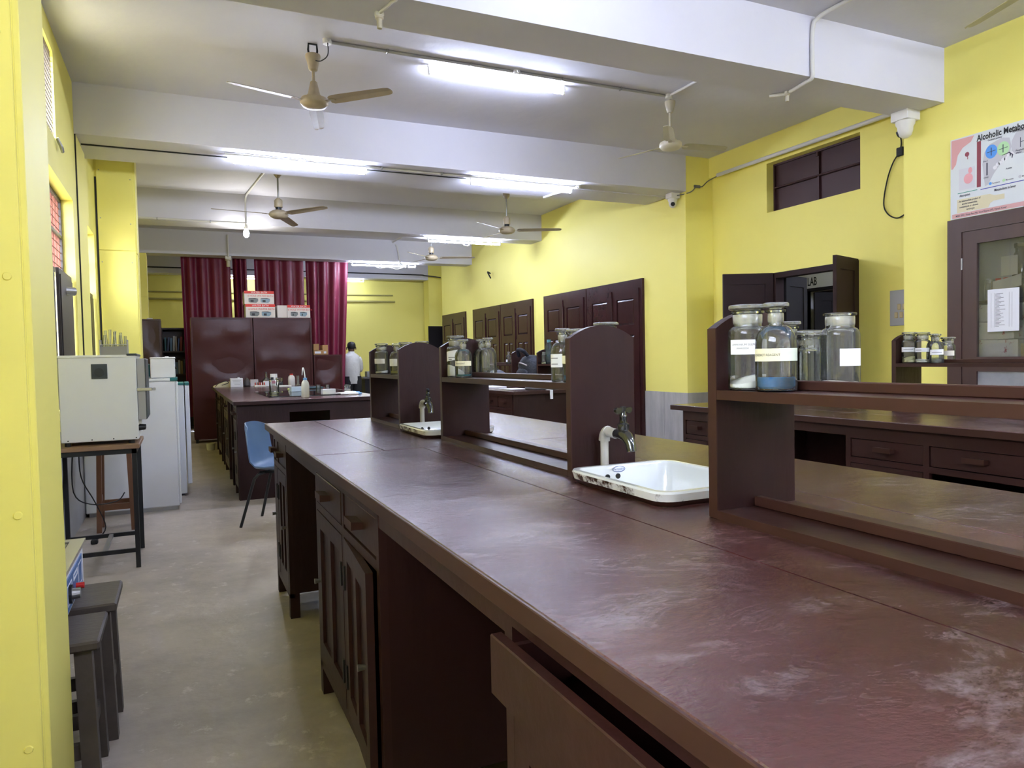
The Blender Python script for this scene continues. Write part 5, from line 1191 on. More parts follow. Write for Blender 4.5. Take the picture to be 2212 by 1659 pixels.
# ================================================================== far end: steel cupboards, boxes, curtains, books
def almirah(label, x0, x1, y0, y1, z1, group='brown steel cupboards', mat=almirah_m):
    t = thing('steel_cupboard', label, 'cupboard', ((x0 + x1) / 2, (y0 + y1) / 2, 0), group=group)
    MB().box(x0, x1, y0 + 0.006, y1, 0.06, z1, 0.006).build('body', mat, t)
    # dented sheet-metal back panel facing the room, framed by folded edges
    mb = MB(); nx, nz = 14, 26; rows = []
    rnd = random.Random(int(x0 * 100) + 3)
    dents = [(rnd.uniform(x0, x1), rnd.uniform(0.8, z1), rnd.uniform(0.10, 0.25), rnd.uniform(-0.030, 0.020)) for _ in range(14)]
    def zoff(x, z):
        e = min(x - x0 - 0.03, x1 - 0.03 - x, z - 0.1, z1 - 0.03 - z)
        f = max(0.0, min(1.0, e / 0.08))
        return y0 - 0.001 + f * sum(d * math.exp(-(((x - a) / r) ** 2 + ((z - b) / (r * 0.6)) ** 2)) for a, b, r, d in dents)
    for j in range(nz + 1):
        z = 0.09 + (z1 - 0.03 - 0.09) * j / nz
        rows.append([mb.bm.verts.new((x0 + 0.028 + (x1 - x0 - 0.056) * i / nx, zoff(x0 + 0.028 + (x1 - x0 - 0.056) * i / nx, z), z)) for i in range(nx + 1)])
    for a, b in zip(rows, rows[1:]):
        for i in range(nx): mb.bm.faces.new((a[i], a[i + 1], b[i + 1], b[i]))
    mb.build('back_sheet', mat, t, smooth=True, ang=80)
    MB().grid([x0, x1], [0.06, z1], [(x0 + 0.026, x1 - 0.026, 0.088, z1 - 0.028)], lambda u, v, d: (u, y0 - 0.014 + d, v), 0.022).build('folded_edge', mat, t)
    for x in (x0 + 0.02, x1 - 0.06):
        MB().box(x, x + 0.04, y0 + 0.02, y0 + 0.06, 0, 0.06).build('foot', black_steel, t)
        MB().box(x, x + 0.04, y1 - 0.06, y1 - 0.02, 0, 0.06).build('foot', black_steel, t)
    return t
almirah('tall brown steel cupboard with dented back, left of the pair', 0.165, 1.075, 12.35, 12.85, 1.975)
almirah('tall brown steel cupboard with dented back, right of the pair under the cartons', 1.09, 2.005, 12.36, 12.85, 1.975)
almirah('low dark brown steel cupboard beside the man in white', 2.03, 2.50, 12.40, 12.85, 1.36)
almirah('brown steel cupboard at far left beside the books', -0.56, -0.262, 12.85, 13.3, 1.975, mat=M('brown_steel_flat', (0.045, 0.020, 0.016, 1), 0.3))
tag(MB().box(-0.46, -0.38, 12.95, 13.05, 1.975, 2.0, 0.004).build('paper_packet', paper_d), 'small white packet on top of the far left brown cupboard', 'packet')
def bath_carton(label, x0, x1, y0, y1, z0, z1, white_side=False):
    t = thing('carton', label, 'carton', ((x0 + x1) / 2, (y0 + y1) / 2, z0), group='water bath cartons')
    MB().box(x0, x1, y0, y1, z0, z1, 0.003).build('box_body', M('carton_white', (0.66, 0.62, 0.60, 1), 0.6) if 'carton_white' not in MATS else MATS['carton_white'], t)
    h = z1 - z0; w_ = x1 - x0
    MB().box(x0, x1, y0 - 0.0012, y0, z1 - 0.20 * h, z1, 0).build('red_band', ink_red, t)
    MB().box(x0, x1, y0, y1, z1, z1 + 0.0012, 0).build('red_top', ink_red, t)
    text('WATER BATH', 0.19 * h, paper, t, WALLY((x0 + x1) / 2, y0 - 0.0018, z1 - 0.165 * h), align='CENTER', local=False, name='lettering')
    text('6 HOLE WATER BATH', 0.19 * h, ink_red, t, WALLY((x0 + x1) / 2 + 0.02, y0 - 0.0018, z1 - 0.43 * h), align='CENTER', local=False, name='lettering')
    for k, c in enumerate((0.30, 0.70)):
        xa = x0 + w_ * (c - 0.16); xb = x0 + w_ * (c + 0.16); za = z0 + 0.12 * h; zc_ = z0 + 0.46 * h
        q = MB().prism([(xa + 0.02, za), (xb - 0.03, za - 0.02 * h), (xb, za + 0.12 * h), (xb, zc_ - 0.04 * h), (xb - 0.05, zc_), (xa, zc_ - 0.02 * h), (xa, za + 0.05 * h)], 'y', y0 - 0.0016, y0)
        q.build('bath_picture', M('pic_%s' % ('grey' if k == 0 else 'blue'), (0.17, 0.19, 0.20, 1) if k == 0 else (0.22, 0.32, 0.40, 1), 0.5) if ('pic_%s' % ('grey' if k == 0 else 'blue')) not in MATS else MATS['pic_%s' % ('grey' if k == 0 else 'blue')], t)
        MB().box(xa + 0.03, xb - 0.07, y0 - 0.0022, y0 - 0.0014, za + 0.04 * h, za + 0.20 * h).build('picture_panel', black, t)
        MB().prism([(xa, zc_ - 0.05 * h), (xb, zc_ - 0.07 * h), (xb - 0.05, zc_), (xa + 0.01, zc_ - 0.01 * h)], 'y', y0 - 0.0024, y0 - 0.0014).build('picture_lid', ink, t)
    return t
bath_carton('red and white water bath carton on the right cupboard, lower of the stack', 0.985, 1.44, 12.40, 12.72, 1.977, 2.195)
bath_carton('red and white water bath carton on top of the stack of two', 0.972, 1.432, 12.42, 12.74, 2.197, 2.408)
bath_carton('red and white water bath carton standing alone at the right end', 1.63, 1.995, 12.38, 12.74, 1.977, 2.185)
tag(MB().box(1.475, 1.628, 12.40, 12.74, 1.977, 2.180, 0.003).build('carton', MATS['carton_white']), 'plain whitish carton side against the single water bath carton', 'carton')
for k, (x0, x1, z0, z1) in enumerate(((2.05, 2.20, 1.362, 1.44), (2.20, 2.29, 1.362, 1.525), (2.05, 2.14, 1.441, 1.545))):
    bx_ = tag(MB().box(x0, x1, 12.5, 12.75, z0, z1, 0.003).build('cardboard_box', card), ('flat cardboard box with a white sticker on the low cupboard', 'upright cardboard box on the low cupboard by the curtain', 'small cardboard box stacked on the flat one')[k], 'box', 'cardboard boxes on the low cupboard')
    if k < 2: MB().box(x0 + 0.02, x1 - 0.03, 12.498, 12.5, z0 + 0.02, z0 + 0.055).build('sticker', paper, bx_)
# curtains
cr = tag(MB().cyl((-0.1, 14.90, ZB + 0.06), (3.6, 14.90, ZB + 0.06), 0.012, n=8).build('curtain_rod', steel_d), 'thin rod holding the maroon curtains behind the fourth beam', 'curtain rod')
def curtain(label, xa, xb, xa2, xb2, z0, folds):
    mb = MB(); nx = folds * 8; nz = 6; rows = []
    for j in range(nz + 1):
        f = j / nz; z = ZB + 0.075 + (z0 - ZB - 0.075) * f
        rows.append([mb.bm.verts.new((xa + (xb - xa) * i / nx + ((xa2 - xa) * (1 - i / nx) + (xb2 - xb) * i / nx) * f, 14.90 + 0.055 * math.sin(2 * math.pi * folds * i / nx + 0.4 * f) * (0.75 + 0.35 * f) + 0.012 * math.sin(7.3 * i / nx * folds), z)) for i in range(nx + 1)])
    for a, b in zip(rows, rows[1:]):
        for i in range(nx): mb.bm.faces.new((a[i], a[i + 1], b[i + 1], b[i]))
    bmesh.ops.recalc_face_normals(mb.bm, faces=mb.bm.faces)
    bmesh.ops.solidify(mb.bm, geom=list(mb.bm.faces), thickness=0.004)
    return tag(mb.build('curtain', curtain_m, smooth=True, ang=80), label, 'curtain', 'maroon curtains')
curtain('wide maroon curtain at the left, above the dented steel cupboard', 0.07, 0.93, 0.10, 0.95, 0.25, 4)
curtain('narrow maroon curtain strip behind the stacked cartons', 0.97, 1.225, 1.00, 1.24, 0.25, 3)
curtain('maroon curtain above the single water bath carton', 1.365, 2.29, 1.38, 2.30, 0.25, 4)
curtain('rightmost maroon curtain flaring towards the far yellow wall', 2.335, 3.18, 2.36, 3.02, 0.25, 4)
# bookshelf at far left
bs = thing('bookshelf', 'dark open bookshelf at far left behind the curtain', 'bookshelf', (-0.1, 15.45, 0))
MB().grid([-0.32, 0.32], [0, 1.95], [(-0.29, 0.29, 0.05, 0.62), (-0.29, 0.29, 0.645, 1.04), (-0.29, 0.29, 1.065, 1.48), (-0.29, 0.29, 1.505, 1.92)], lambda u, v, d: (u, 15.3 + d, v), 0.30).build('carcass', M('dark_shelf', (0.030, 0.018, 0.016, 1), 0.5), bs)
MB().box(-0.32, 0.32, 15.60, 15.61, 0, 1.95).build('back_board', MATS['dark_shelf'], bs)
bcols = [(0.05, 0.09, 0.22), (0.04, 0.12, 0.14), (0.35, 0.36, 0.38), (0.22, 0.05, 0.05), (0.06, 0.08, 0.16), (0.30, 0.26, 0.20), (0.03, 0.05, 0.12), (0.12, 0.20, 0.30)]
bnames = ('blue', 'teal', 'pale grey', 'dark red', 'navy', 'tan', 'dark navy', 'light blue')
bmats = [M('book_cloth_%d' % k, (*c, 1), 0.6) for k, c in enumerate(bcols)]
for sh, z in ((0, 1.065), (1, 1.505)):
    x = -0.26; k = 0
    while x < 0.20:
        wd = random.uniform(0.022, 0.045); h = random.uniform(0.22, 0.30); lean = random.choice((0, 0, 3, 8, 12)) if sh == 0 else random.choice((0, 0, 2, 5))
        Mx = Matrix.Translation((x, 15.36, z)) @ Matrix.Rotation(R(lean), 4, 'Y')
        b_ = MB().box(0.0, wd, 0, 0.17, 0.0005 + math.sin(R(lean)) * wd, h, 0.002, mtx=Mx).build('book', bmats[(k * 3 + sh) % 8])
        tag(b_, '%s %s book from the left on the %s shelf of the far left bookshelf' % (ORD[k], bnames[(k * 3 + sh) % 8], 'lower' if sh == 0 else 'upper'), 'book', 'books on the far left %s shelf' % ('lower' if sh == 0 else 'upper'))
        x += wd + 0.006 + math.tan(R(lean)) * 0.16; k += 1

# ---- the man in white, seen from behind
pr = thing('person', 'man in a loose white shirt and dark trousers seen from behind beside the low cupboard', 'person', (3.235, 15.0, 0))
PX, PY = 3.235, 15.0
def oval(cx2, cy2, z, a, b, n=20, rz=0.0):
    return [(cx2 + a * math.cos(2 * math.pi * k / n) * math.cos(rz) - b * math.sin(2 * math.pi * k / n) * math.sin(rz), cy2 + a * math.cos(2 * math.pi * k / n) * math.sin(rz) + b * math.sin(2 * math.pi * k / n) * math.cos(rz), z) for k in range(n)]
def skinned(nodes, edges, root, name, mat, parent, sub_=2):
    me = bpy.data.meshes.new(name); me.from_pydata([n_[0] for n_ in nodes], edges, [])
    o = bpy.data.objects.new(name, me); COL.objects.link(o)
    md = o.modifiers.new('skin', 'SKIN'); md.use_smooth_shade = True
    for i, n_ in enumerate(nodes):
        v = me.skin_vertices[0].data[i]; v.radius = n_[1] if isinstance(n_[1], tuple) else (n_[1], n_[1]); v.use_root = (i == root)
    s2 = o.modifiers.new('subd', 'SUBSURF'); s2.levels = sub_; s2.render_levels = sub_
    dg = bpy.context.evaluated_depsgraph_get(); m2 = bpy.data.meshes.new_from_object(o.evaluated_get(dg))
    bpy.data.objects.remove(o); bpy.data.meshes.remove(me)
    m2.materials.clear(); m2.materials.append(mat)
    for p in m2.polygons: p.use_smooth = True
    m2.name = name
    o2 = bpy.data.objects.new(name, m2); COL.objects.link(o2); o2.parent = parent
    return o2
# body (one continuous surface), facing +y and a little to the right, leaning left, arms forward to the bench
N = [((0, 0, 0.93), 0.13), ((-0.01, 0.01, 1.10), 0.125), ((-0.015, 0.02, 1.28), 0.135), ((-0.01, 0.03, 1.385), 0.07), ((-0.005, 0.045, 1.44), 0.052), ((0.0, 0.06, 1.50), 0.085), ((0.005, 0.06, 1.575), 0.072),
     ((-0.14, 0.02, 1.315), 0.055), ((-0.17, 0.10, 1.10), 0.042), ((-0.13, 0.32, 1.04), 0.034), ((-0.11, 0.40, 1.03), 0.028),
     ((0.13, 0.03, 1.305), 0.055), ((0.178, 0.08, 1.09), 0.042), ((0.165, 0.30, 1.02), 0.034), ((0.16, 0.38, 1.01), 0.028),
     ((-0.085, 0.0, 0.84), 0.095), ((-0.09, 0.01, 0.48), 0.062), ((-0.095, -0.01, 0.09), 0.042), ((-0.095, 0.13, 0.045), 0.040),
     ((0.085, 0.0, 0.84), 0.095), ((0.10, 0.02, 0.48), 0.062), ((0.10, 0.0, 0.09), 0.042), ((0.10, 0.14, 0.045), 0.040)]
E_ = [(0, 1), (1, 2), (2, 3), (3, 4), (4, 5), (5, 6), (2, 7), (7, 8), (8, 9), (9, 10), (2, 11), (11, 12), (12, 13), (13, 14), (0, 15), (15, 16), (16, 17), (17, 18), (0, 19), (19, 20), (20, 21), (21, 22)]
skinned(N, E_, 0, 'body', skin, pr)
# shirt with loose hem and sleeves, trousers, hair, ears
mbs = MB()
mbs.loft([oval(PX, PY, 0.775, 0.165, 0.125), oval(PX - 0.005, PY, 0.86, 0.168, 0.135), oval(PX - 0.01, PY + 0.005, 1.0, 0.166, 0.140), oval(PX - 0.012, PY + 0.012, 1.15, 0.172, 0.142), oval(PX - 0.015, PY + 0.02, 1.28, 0.182, 0.132), oval(PX - 0.014, PY + 0.024, 1.345, 0.170, 0.112), oval(PX - 0.012, PY + 0.03, 1.39, 0.115, 0.090), oval(PX - 0.008, PY + 0.035, 1.415, 0.070, 0.072), oval(PX - 0.006, PY + 0.04, 1.44, 0.066, 0.068)], cap0=False, cap1=False)
mbs.build('shirt', shirt_m, pr, smooth=True, ang=80)
for sx, pts in ((-1, [(-0.135, 0.02, 1.325), (-0.165, 0.05, 1.22), (-0.172, 0.10, 1.09), (-0.15, 0.20, 1.065), (-0.13, 0.29, 1.05)]), (1, [(0.125, 0.03, 1.315), (0.165, 0.05, 1.21), (0.178, 0.09, 1.08), (0.172, 0.19, 1.05), (0.165, 0.28, 1.03)])):
    MB().sweep([(PX + p[0], PY + p[1], p[2]) for p in smooth_path(pts, 3)], [0.060, 0.068, 0.068, 0.066, 0.065, 0.064, 0.063, 0.062, 0.060, 0.058, 0.056, 0.054, 0.052], 12).build('sleeve', shirt_m, pr, smooth=True, ang=80)
for sx in (-1, 1):
    cx2 = PX + sx * 0.088
    MB().loft([oval(cx2 + sx * 0.008, PY, 0.055, 0.075, 0.085, 14), oval(cx2 + sx * 0.006, PY + 0.01, 0.48, 0.082, 0.092, 14), oval(cx2, PY, 0.80, 0.098, 0.120, 14), oval(cx2 - sx * 0.01, PY, 0.93, 0.10, 0.118, 14)]).build('trouser_leg', trouser_m, pr, smooth=True, ang=80)
hm = MB()
hm.loft([oval(PX + 0.000, PY + 0.035, 1.495, 0.060, 0.060, 16), oval(PX + 0.001, PY + 0.045, 1.515, 0.084, 0.082, 16), oval(PX + 0.003, PY + 0.052, 1.55, 0.088, 0.094, 16), oval(PX + 0.004, PY + 0.055, 1.59, 0.084, 0.092, 16), oval(PX + 0.005, PY + 0.06, 1.625, 0.066, 0.074, 16), oval(PX + 0.005, PY + 0.06, 1.643, 0.025, 0.03, 16)])
hm.build('hair', hair_m, pr, smooth=True, ang=80)
for sx in (-1, 1):
    MB().loft([oval(PX + sx * 0.094, PY + 0.06, z, a, b, 10) for z, a, b in ((1.475, 0.004, 0.008), (1.49, 0.010, 0.018), (1.52, 0.012, 0.022), (1.54, 0.004, 0.010))]).build('ear', skin, pr, smooth=True)
# dark bench he works at, with a small rack end
wk = thing('work_bench', 'dark bench the man in white stands at', 'bench', (4.1, 15.3, 0))
MB().box(3.46, 4.9, 15.0, 15.9, 0.86, 0.90, 0.004).build('top', M('slate_top', (0.055, 0.055, 0.058, 1), 0.4), wk)
MB().box(3.50, 4.86, 15.04, 15.86, 0.0, 0.86).build('base', door_grey, wk)
tag(MB().box(3.56, 3.66, 15.1, 15.3, 0.9005, 1.02, 0.005).build('instrument', M('grey_plastic', (0.16, 0.17, 0.18, 1), 0.4)), 'small grey instrument on the dark bench by the man in white', 'instrument')

# ================================================================== glassware bench
GB = 'things on the glassware bench'
def small(name, label, cat, mb, mat, smooth=False, group=None): return tag(mb.build(name, mat, smooth=smooth), label, cat, group)
z9 = T + 0.0006
small('glass_sheet', 'large sheet of greenish glass lying on the glassware bench', 'glass sheet', MB().box(0.78, 1.70, 7.45, 8.95, z9, T + 0.008), green_glass)
zg = T + 0.0085
def beaker(label, x, y, z, r, h, fill=None):
    t = thing('beaker', label, 'beaker', (x, y, z), group='beakers')
    MB().lathe([(r * 0.92, 0), (r, 0.006), (r, h - 0.006), (r * 1.06, h), (r * 1.04, h), (r - 0.002, h - 0.008)], (x, y, z), 24, cap1=False).build('beaker_glass', glass, t, smooth=True)
    if fill: MB().lathe([(r * 0.86, 0.0045), (r - 0.0036, 0.007), (r - 0.0036, fill[1])], (x, y, z), 22).build('liquid', fill[0], t, smooth=True)
    return t
beaker('large glass beaker with a little yellow liquid on the glass sheet', 0.905, 8.10, zg, 0.052, 0.155, (liq_yel, 0.018))
beaker('small beaker with white lumps at the right of the glassware bench', 1.565, 7.52, zg, 0.034, 0.092, (powder, 0.045))
beaker('dark-bottomed beaker before the steel cupboard', 1.315, 11.1, z9, 0.050, 0.12, (M('grey_liquid', (0.10, 0.10, 0.10, 1), 0.3), 0.05))
wbt = thing('wash_bottle', 'translucent wash bottle with a blue cap and bent white nozzle', 'wash bottle', (1.095, 7.22, z9))
MB().lathe([(0.034, 0), (0.0375, 0.005), (0.0375, 0.115), (0.032, 0.145), (0.018, 0.165), (0.016, 0.168)], (1.095, 7.22, z9), 22).build('bottle_body', pe_m, wbt, smooth=True)
MB().cyl((1.095, 7.22, z9 + 0.166), (1.095, 7.22, z9 + 0.188), 0.019, n=16).build('cap', blue_pl, wbt)
MB().sweep(smooth_path([(1.095, 7.22, z9 + 0.186), (1.090, 7.22, z9 + 0.24), (1.082, 7.22, z9 + 0.282), (1.074, 7.22, z9 + 0.272), (1.068, 7.22, z9 + 0.215)], 4), [0.006] * 12 + [0.005, 0.0045, 0.004, 0.0035, 0.003], 8).build('nozzle', white_pl, wbt, smooth=True)
ci = thing('weighing_scale', 'flat cream-coloured instrument with a black wire at the far left of the glassware bench', 'instrument', (0.56, 11.5, z9))
MB().prism([(0.43, z9), (0.71, z9), (0.71, z9 + 0.07), (0.60, z9 + 0.075), (0.44, z9 + 0.015)], 'y', 11.35, 11.70).build('instrument_body', M('cream_plastic', (0.62, 0.56, 0.36, 1), 0.5), ci)
MB().sweep(smooth_path([(0.45, 11.33, z9 + 0.01), (0.50, 11.34, z9 + 0.06), (0.60, 11.345, z9 + 0.085), (0.63, 11.345, z9 + 0.06), (0.54, 11.345, z9 + 0.03)], 5), 0.005, 6).build('wire', blackrub, ci)
lb = thing('paper_box', 'white box with handwriting standing on the glassware bench', 'box', (0.73, 11.2, z9))
MB().box(0.645, 0.815, 11.12, 11.24, z9, z9 + 0.128, 0.004).build('box_body', paper, lb)
MB().box(0.745, 0.775, 11.14, 11.20, z9 + 0.128, z9 + 0.140, 0.002).build('flap', paper, lb)
for k in range(4):
    MB().box(0.672 + 0.008 * k, 0.79 - 0.012 * (k % 2), 11.1192, 11.12, z9 + 0.098 - 0.02 * k, z9 + 0.101 - 0.02 * k).build('scribble', ink_grey, lb)
small('pouch', 'dark crumpled pouch beside the white box on the glassware bench', 'pouch', MB().lathe([(0.035, 0), (0.05, 0.02), (0.045, 0.07), (0.025, 0.115), (0.012, 0.13)], (0.875, 11.25, z9), 9), M('dark_pouch', (0.05, 0.042, 0.042, 1), 0.5), True)
tr_ = thing('vial_tray', 'white tray of small red and white vials on the glassware bench', 'tray', (1.03, 11.0, z9))
MB().box(0.955, 1.115, 10.95, 11.09, z9, z9 + 0.022, 0.003).build('tray_base', white_pl, tr_)
for k in range(7):
    for j in range(2):
        v_ = MB().cyl((0.968 + 0.021 * k, 10.98 + 0.06 * j, z9 + 0.0225), (0.968 + 0.021 * k, 10.98 + 0.06 * j, z9 + 0.062), 0.007, n=10).build('vial', (red_pl, white_pl, M('brown_glass', (0.10, 0.045, 0.02, 1), 0.2))[(k + j) % 3] if 'brown_glass' not in MATS else (red_pl, white_pl, MATS['brown_glass'])[(k + j) % 3])
        tag(v_, ORD[k] + ' tiny vial from the left in the %s row of the white tray' % ('front', 'back')[j], 'vial', 'vials in the white tray')
small('carton', 'small white and red carton behind the vial tray', 'carton', MB().box(0.93, 1.04, 11.3, 11.4, z9, z9 + 0.10, 0.003), M('reagent_carton', (0.60, 0.55, 0.56, 1), 0.6, wear=(30, 0.62, (0.4, 0.05, 0.1, 1))))
fk = thing('round_flask', 'round-bottomed glass flask with a tall neck before the steel cupboards', 'flask', (1.16, 11.35, z9))
MB().lathe([(0.03, 0.0)] + [(0.062 * math.sin(R(a)), 0.058 - 0.062 * math.cos(R(a))) for a in range(40, 160, 15)] + [(0.017, 0.125), (0.016, 0.20), (0.022, 0.205), (0.018, 0.206), (0.013, 0.20), (0.0135, 0.125)] + [(0.058 * math.sin(R(a)), 0.058 - 0.058 * math.cos(R(a))) for a in range(155, 40, -15)], (1.16, 11.35, z9), 22).build('flask_glass', glass, fk, smooth=True)
small('paper_slip', 'white card leaning before the round flask', 'paper', MB().box(1.10, 1.215, 11.18, 11.21, z9, z9 + 0.075, 0.002), paper)
mlk = thing('plastic_bottle', 'white plastic bottle with a red cap on the glassware bench', 'bottle', (1.475, 11.0, z9))
MB().lathe([(0.045, 0), (0.05, 0.006), (0.05, 0.10), (0.042, 0.135), (0.02, 0.155), (0.02, 0.16)], (1.475, 11.0, z9), 20).build('bottle_body', M('white_hdpe', (0.72, 0.70, 0.66, 1), 0.45), mlk, smooth=True)
MB().cyl((1.475, 11.0, z9 + 0.158), (1.475, 11.0, z9 + 0.176), 0.024, n=16).build('cap', red_pl, mlk)
gk = thing('plastic_pouch', 'white and pink plastic pouch before the steel cupboard', 'pouch', (1.27, 11.3, z9))
MB().loft([oval(1.27, 11.38, z9 + a, b, c_, 12) for a, b, c_ in ((0, 0.05, 0.03), (0.05, 0.055, 0.032), (0.13, 0.052, 0.02), (0.175, 0.05, 0.004))]).build('pouch_body', white_pl, gk, smooth=True)
MB().box(1.235, 1.305, 11.338, 11.346, z9 + 0.03, z9 + 0.075).build('print_patch', M('pink_print', (0.55, 0.16, 0.22, 1), 0.5), gk)
MB().box(1.22, 1.262, 11.336, 11.345, z9 + 0.085, z9 + 0.125).build('print_patch', black, gk)
small('measuring_cylinder', 'tall clear measuring cylinder beside the red-capped bottle', 'cylinder', MB().lathe([(0.035, 0), (0.035, 0.012), (0.018, 0.018), (0.018, 0.14), (0.021, 0.145), (0.016, 0.145), (0.015, 0.02)], (1.56, 10.95, z9), 18), frost, True)
small('white_tray', 'flat white tray among the glassware in front of the red-capped bottle', 'tray', MB().box(1.22, 1.42, 10.6, 10.75, z9, z9 + 0.018, 0.003), white_pl)
small('pipette_box', 'pale bluish plastic box on the glass sheet behind the wash bottle', 'box', MB().box(1.13, 1.26, 8.45, 8.62, zg, zg + 0.055, 0.004), M('bluish_plastic', (0.42, 0.50, 0.55, 1), 0.35, alpha=0.7))
small('tip_box', 'clear plastic box of yellow pipette tips on the glass sheet', 'box', MB().box(1.31, 1.44, 7.50, 7.62, zg, zg + 0.052, 0.004), M('clear_plastic', (0.78, 0.78, 0.76, 1), 0.15, alpha=0.5))
small('pipette_tips', 'pale yellow tips in the clear plastic box', 'tips', MB().box(1.318, 1.37, 7.508, 7.56, zg + 0.003, zg + 0.022, 0.002), powder_y)
for k, (x, y) in enumerate(((1.545, 9.15), (1.64, 9.05))):
    small('glass_jar', ('left', 'right')[k] + ' small glass jar standing alone on the glassware bench', 'jar', MB().lathe([(0.026, 0), (0.028, 0.004), (0.028, 0.05), (0.030, 0.058), (0.026, 0.058), (0.0255, 0.006)], (x, y, z9), 18), glass, True, 'small glass jars')
small('torch', 'dark handled tool with a yellow band lying on the glassware bench', 'tool', MB().sweep([(1.30, 9.3, z9 + 0.016), (1.40, 9.28, z9 + 0.018), (1.55, 9.25, z9 + 0.020), (1.62, 9.24, z9 + 0.016)], [0.012, 0.016, 0.018, 0.012], 10), M('dark_teal_handle', (0.02, 0.05, 0.06, 1), 0.4), True)
small('tape_strip', 'yellow green marker lying left of the dark handled tool', 'marker', MB().cyl((1.20, 9.32, z9 + 0.010), (1.285, 9.30, z9 + 0.010), 0.0095, n=10), M('lime_plastic', (0.45, 0.52, 0.12, 1), 0.4))
for k, (x0, y0_, x1, y1_) in enumerate(((1.42, 7.40, 1.655, 7.36), (1.45, 7.44, 1.64, 7.50), (1.46, 7.35, 1.66, 7.30))):
    pp = thing('pipette', ('nearest', 'rear', 'front')[k] + ' white and blue pipette lying by the small beaker', 'pipette', ((x0 + x1) / 2, (y0_ + y1_) / 2, zg), group='pipettes')
    zz = (zg if k < 2 else z9) + 0.0125
    d = Vector((x1 - x0, y1_ - y0_, 0)); a = Vector((x0, y0_, zz))
    MB().sweep([a, a + d * 0.35, a + d * 0.4, a + d * 0.85], [0.004, 0.006, 0.012, 0.012], 10).build('barrel', white_pl, pp, smooth=True)
    MB().sweep([a + d * 0.85, a + d * 1.0], [0.0125, 0.010], 10).build('plunger', blue_pl, pp, smooth=True)
small('white_bucket', 'pale plastic tub on the floor under the far glassware bench', 'tub', MB().lathe([(0.05, 0), (0.06, 0.10), (0.062, 0.10), (0.055, 0.01)], (0.36, 11.3, 0.0), 18), paper_d, True)

# ================================================================== bench beyond the middle rack: bags, papers, water bottle
wbot = thing('water_bottle', 'clear bluish plastic water bottle with teal cap on the far rack', 'bottle', (3.672, 7.04, SH))
MB().lathe([(0.034, 0), (0.040, 0.008), (0.040, 0.06), (0.036, 0.075), (0.041, 0.09), (0.041, 0.125), (0.037, 0.14), (0.041, 0.155), (0.040, 0.185), (0.026, 0.225), (0.020, 0.24)], (3.672, 7.04, SH + 0.0004), 22).build('bottle_body', pet_m, wbot, smooth=True)
MB().cyl((3.672, 7.04, SH + 0.238), (3.672, 7.04, SH + 0.266), 0.022, n=16).build('cap', M('teal_cap', (0.06, 0.22, 0.27, 1), 0.4), wbot)
bp = thing('backpack', 'navy backpack slumped on the bench between two racks', 'bag', (3.75, 7.55, T))
def blob(cx2, cy2, z0, rx, ry, h, n=14, flat=0.5, shear=0.0):
    return [oval(cx2 + shear * f, cy2, z0 + h * f, rx * g_, ry * g_, n) for f, g_ in ((0.0, 0.80), (0.08, 0.97), (0.3, 1.03), (0.55, 1.0), (0.78, 0.86), (0.92, 0.6), (1.0, 0.25))]
MB().loft(blob(3.76, 7.57, T + 0.0005, 0.155, 0.25, 0.37, shear=-0.05)).build('bag_body', bag_m, bp, smooth=True, ang=80)
MB().loft(blob(3.60, 7.57, T + 0.02, 0.05, 0.17, 0.20)).build('front_pocket', bag_m, bp, smooth=True, ang=80)
MB().sweep(smooth_path([(3.66, 7.55, T + 0.36), (3.60, 7.55, T + 0.42), (3.56, 7.60, T + 0.43), (3.60, 7.66, T + 0.36)]), 0.022, 8).build('carry_handle', bag_m, bp, smooth=True)
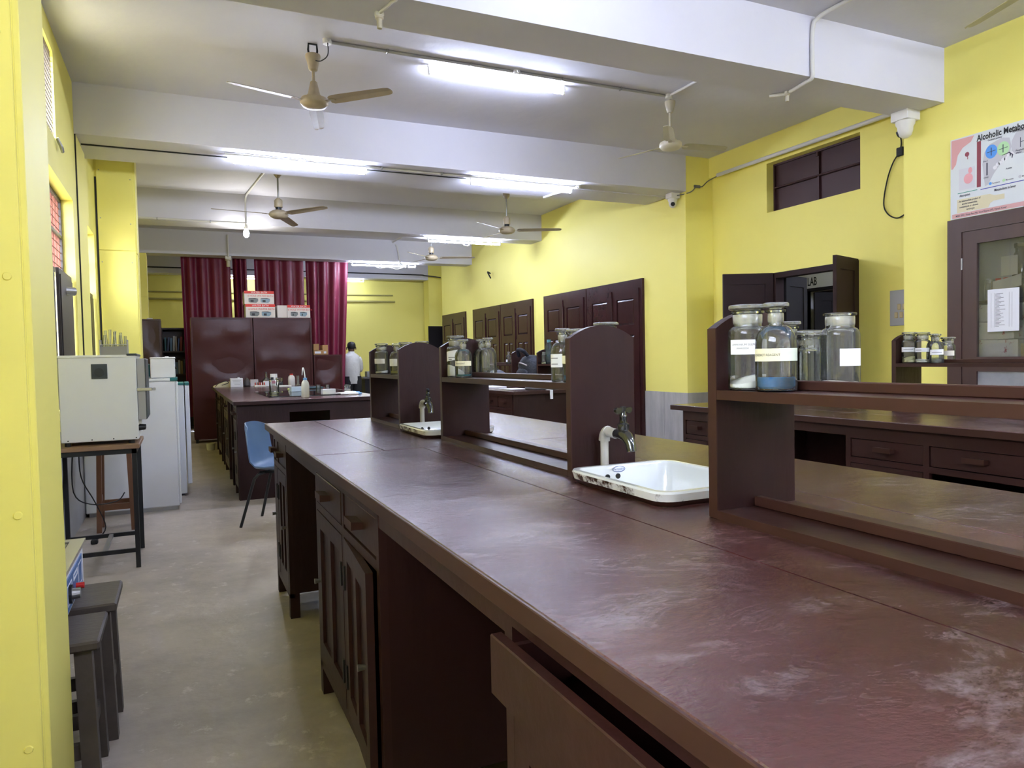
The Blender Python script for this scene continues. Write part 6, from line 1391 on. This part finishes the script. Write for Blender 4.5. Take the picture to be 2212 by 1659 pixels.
MB().sweep(smooth_path([(3.60, 7.45, T + 0.25), (3.58, 7.6, T + 0.28), (3.62, 7.72, T + 0.24)]), 0.008, 8).build('zip_trim', M('grey_trim', (0.30, 0.27, 0.26, 1), 0.5), bp, smooth=True)
for k, (x, y, mm, lab) in enumerate(((3.50, 8.55, bag_m, 'dark bag under the rack left of the arched panel'), (3.48, 8.05, M('grey_blue_bag', (0.045, 0.06, 0.085, 1), 0.5), 'grey-blue bag with white piping under the small bottles'))):
    b_ = thing('bag', lab, 'bag', (x, y, T), group='bags on the far bench')
    MB().loft(blob(x, y, T + 0.0005, 0.10, 0.22, 0.20)).build('bag_body', mm, b_, smooth=True, ang=80)
    MB().sweep(smooth_path([(x - 0.10, y - 0.12, T + 0.03), (x - 0.10, y - 0.10, T + 0.12), (x - 0.06, y - 0.05, T + 0.185)]), 0.008, 6).build('piping', paper_d, b_)
    MB().sweep(smooth_path([(x, y - 0.06, T + 0.19), (x - 0.02, y, T + 0.235), (x, y + 0.07, T + 0.19)]), 0.010, 6).build('strap', blackrub, b_)
pl = small('paper_pad', 'thick white pad of papers on the bench with the bags', 'papers', MB().box(3.10, 3.34, 7.45, 7.85, z9, z9 + 0.020, 0.002), paper)
small('paper_sheet', 'loose white sheet beside the pad on the bench with the bags', 'paper', MB().box(3.20, 3.42, 7.02, 7.36, z9, z9 + 0.003), paper)
bgr = thing('folded_jacket', 'grey folded cloth with a white strap hanging over the bench edge', 'cloth', (3.48, 6.85, T))
MB().loft(blob(3.45, 6.83, T + 0.0005, 0.16, 0.16, 0.05)).build('cloth', M('grey_cloth', (0.10, 0.10, 0.105, 1), 0.8), bgr, smooth=True, ang=80)
MB().box(3.44, 3.47, 6.58, 6.594, T - 0.09, T + 0.003, 0.001).build('strap', paper, bgr)
MB().box(3.44, 3.47, 6.58, 6.72, T + 0.001, T + 0.004).build('strap', paper, bgr)
small('paper_roll', 'white roll of paper lying on the bench far behind the middle rack', 'roll', MB().cyl((3.08, 9.9, T + 0.030), (3.30, 9.9, T + 0.030), 0.029, n=16), paper, True)
small('carton', 'small yellow box on the bench far behind the middle rack', 'box', MB().box(3.30, 3.35, 9.6, 9.66, z9, z9 + 0.10, 0.003), paper_cream)
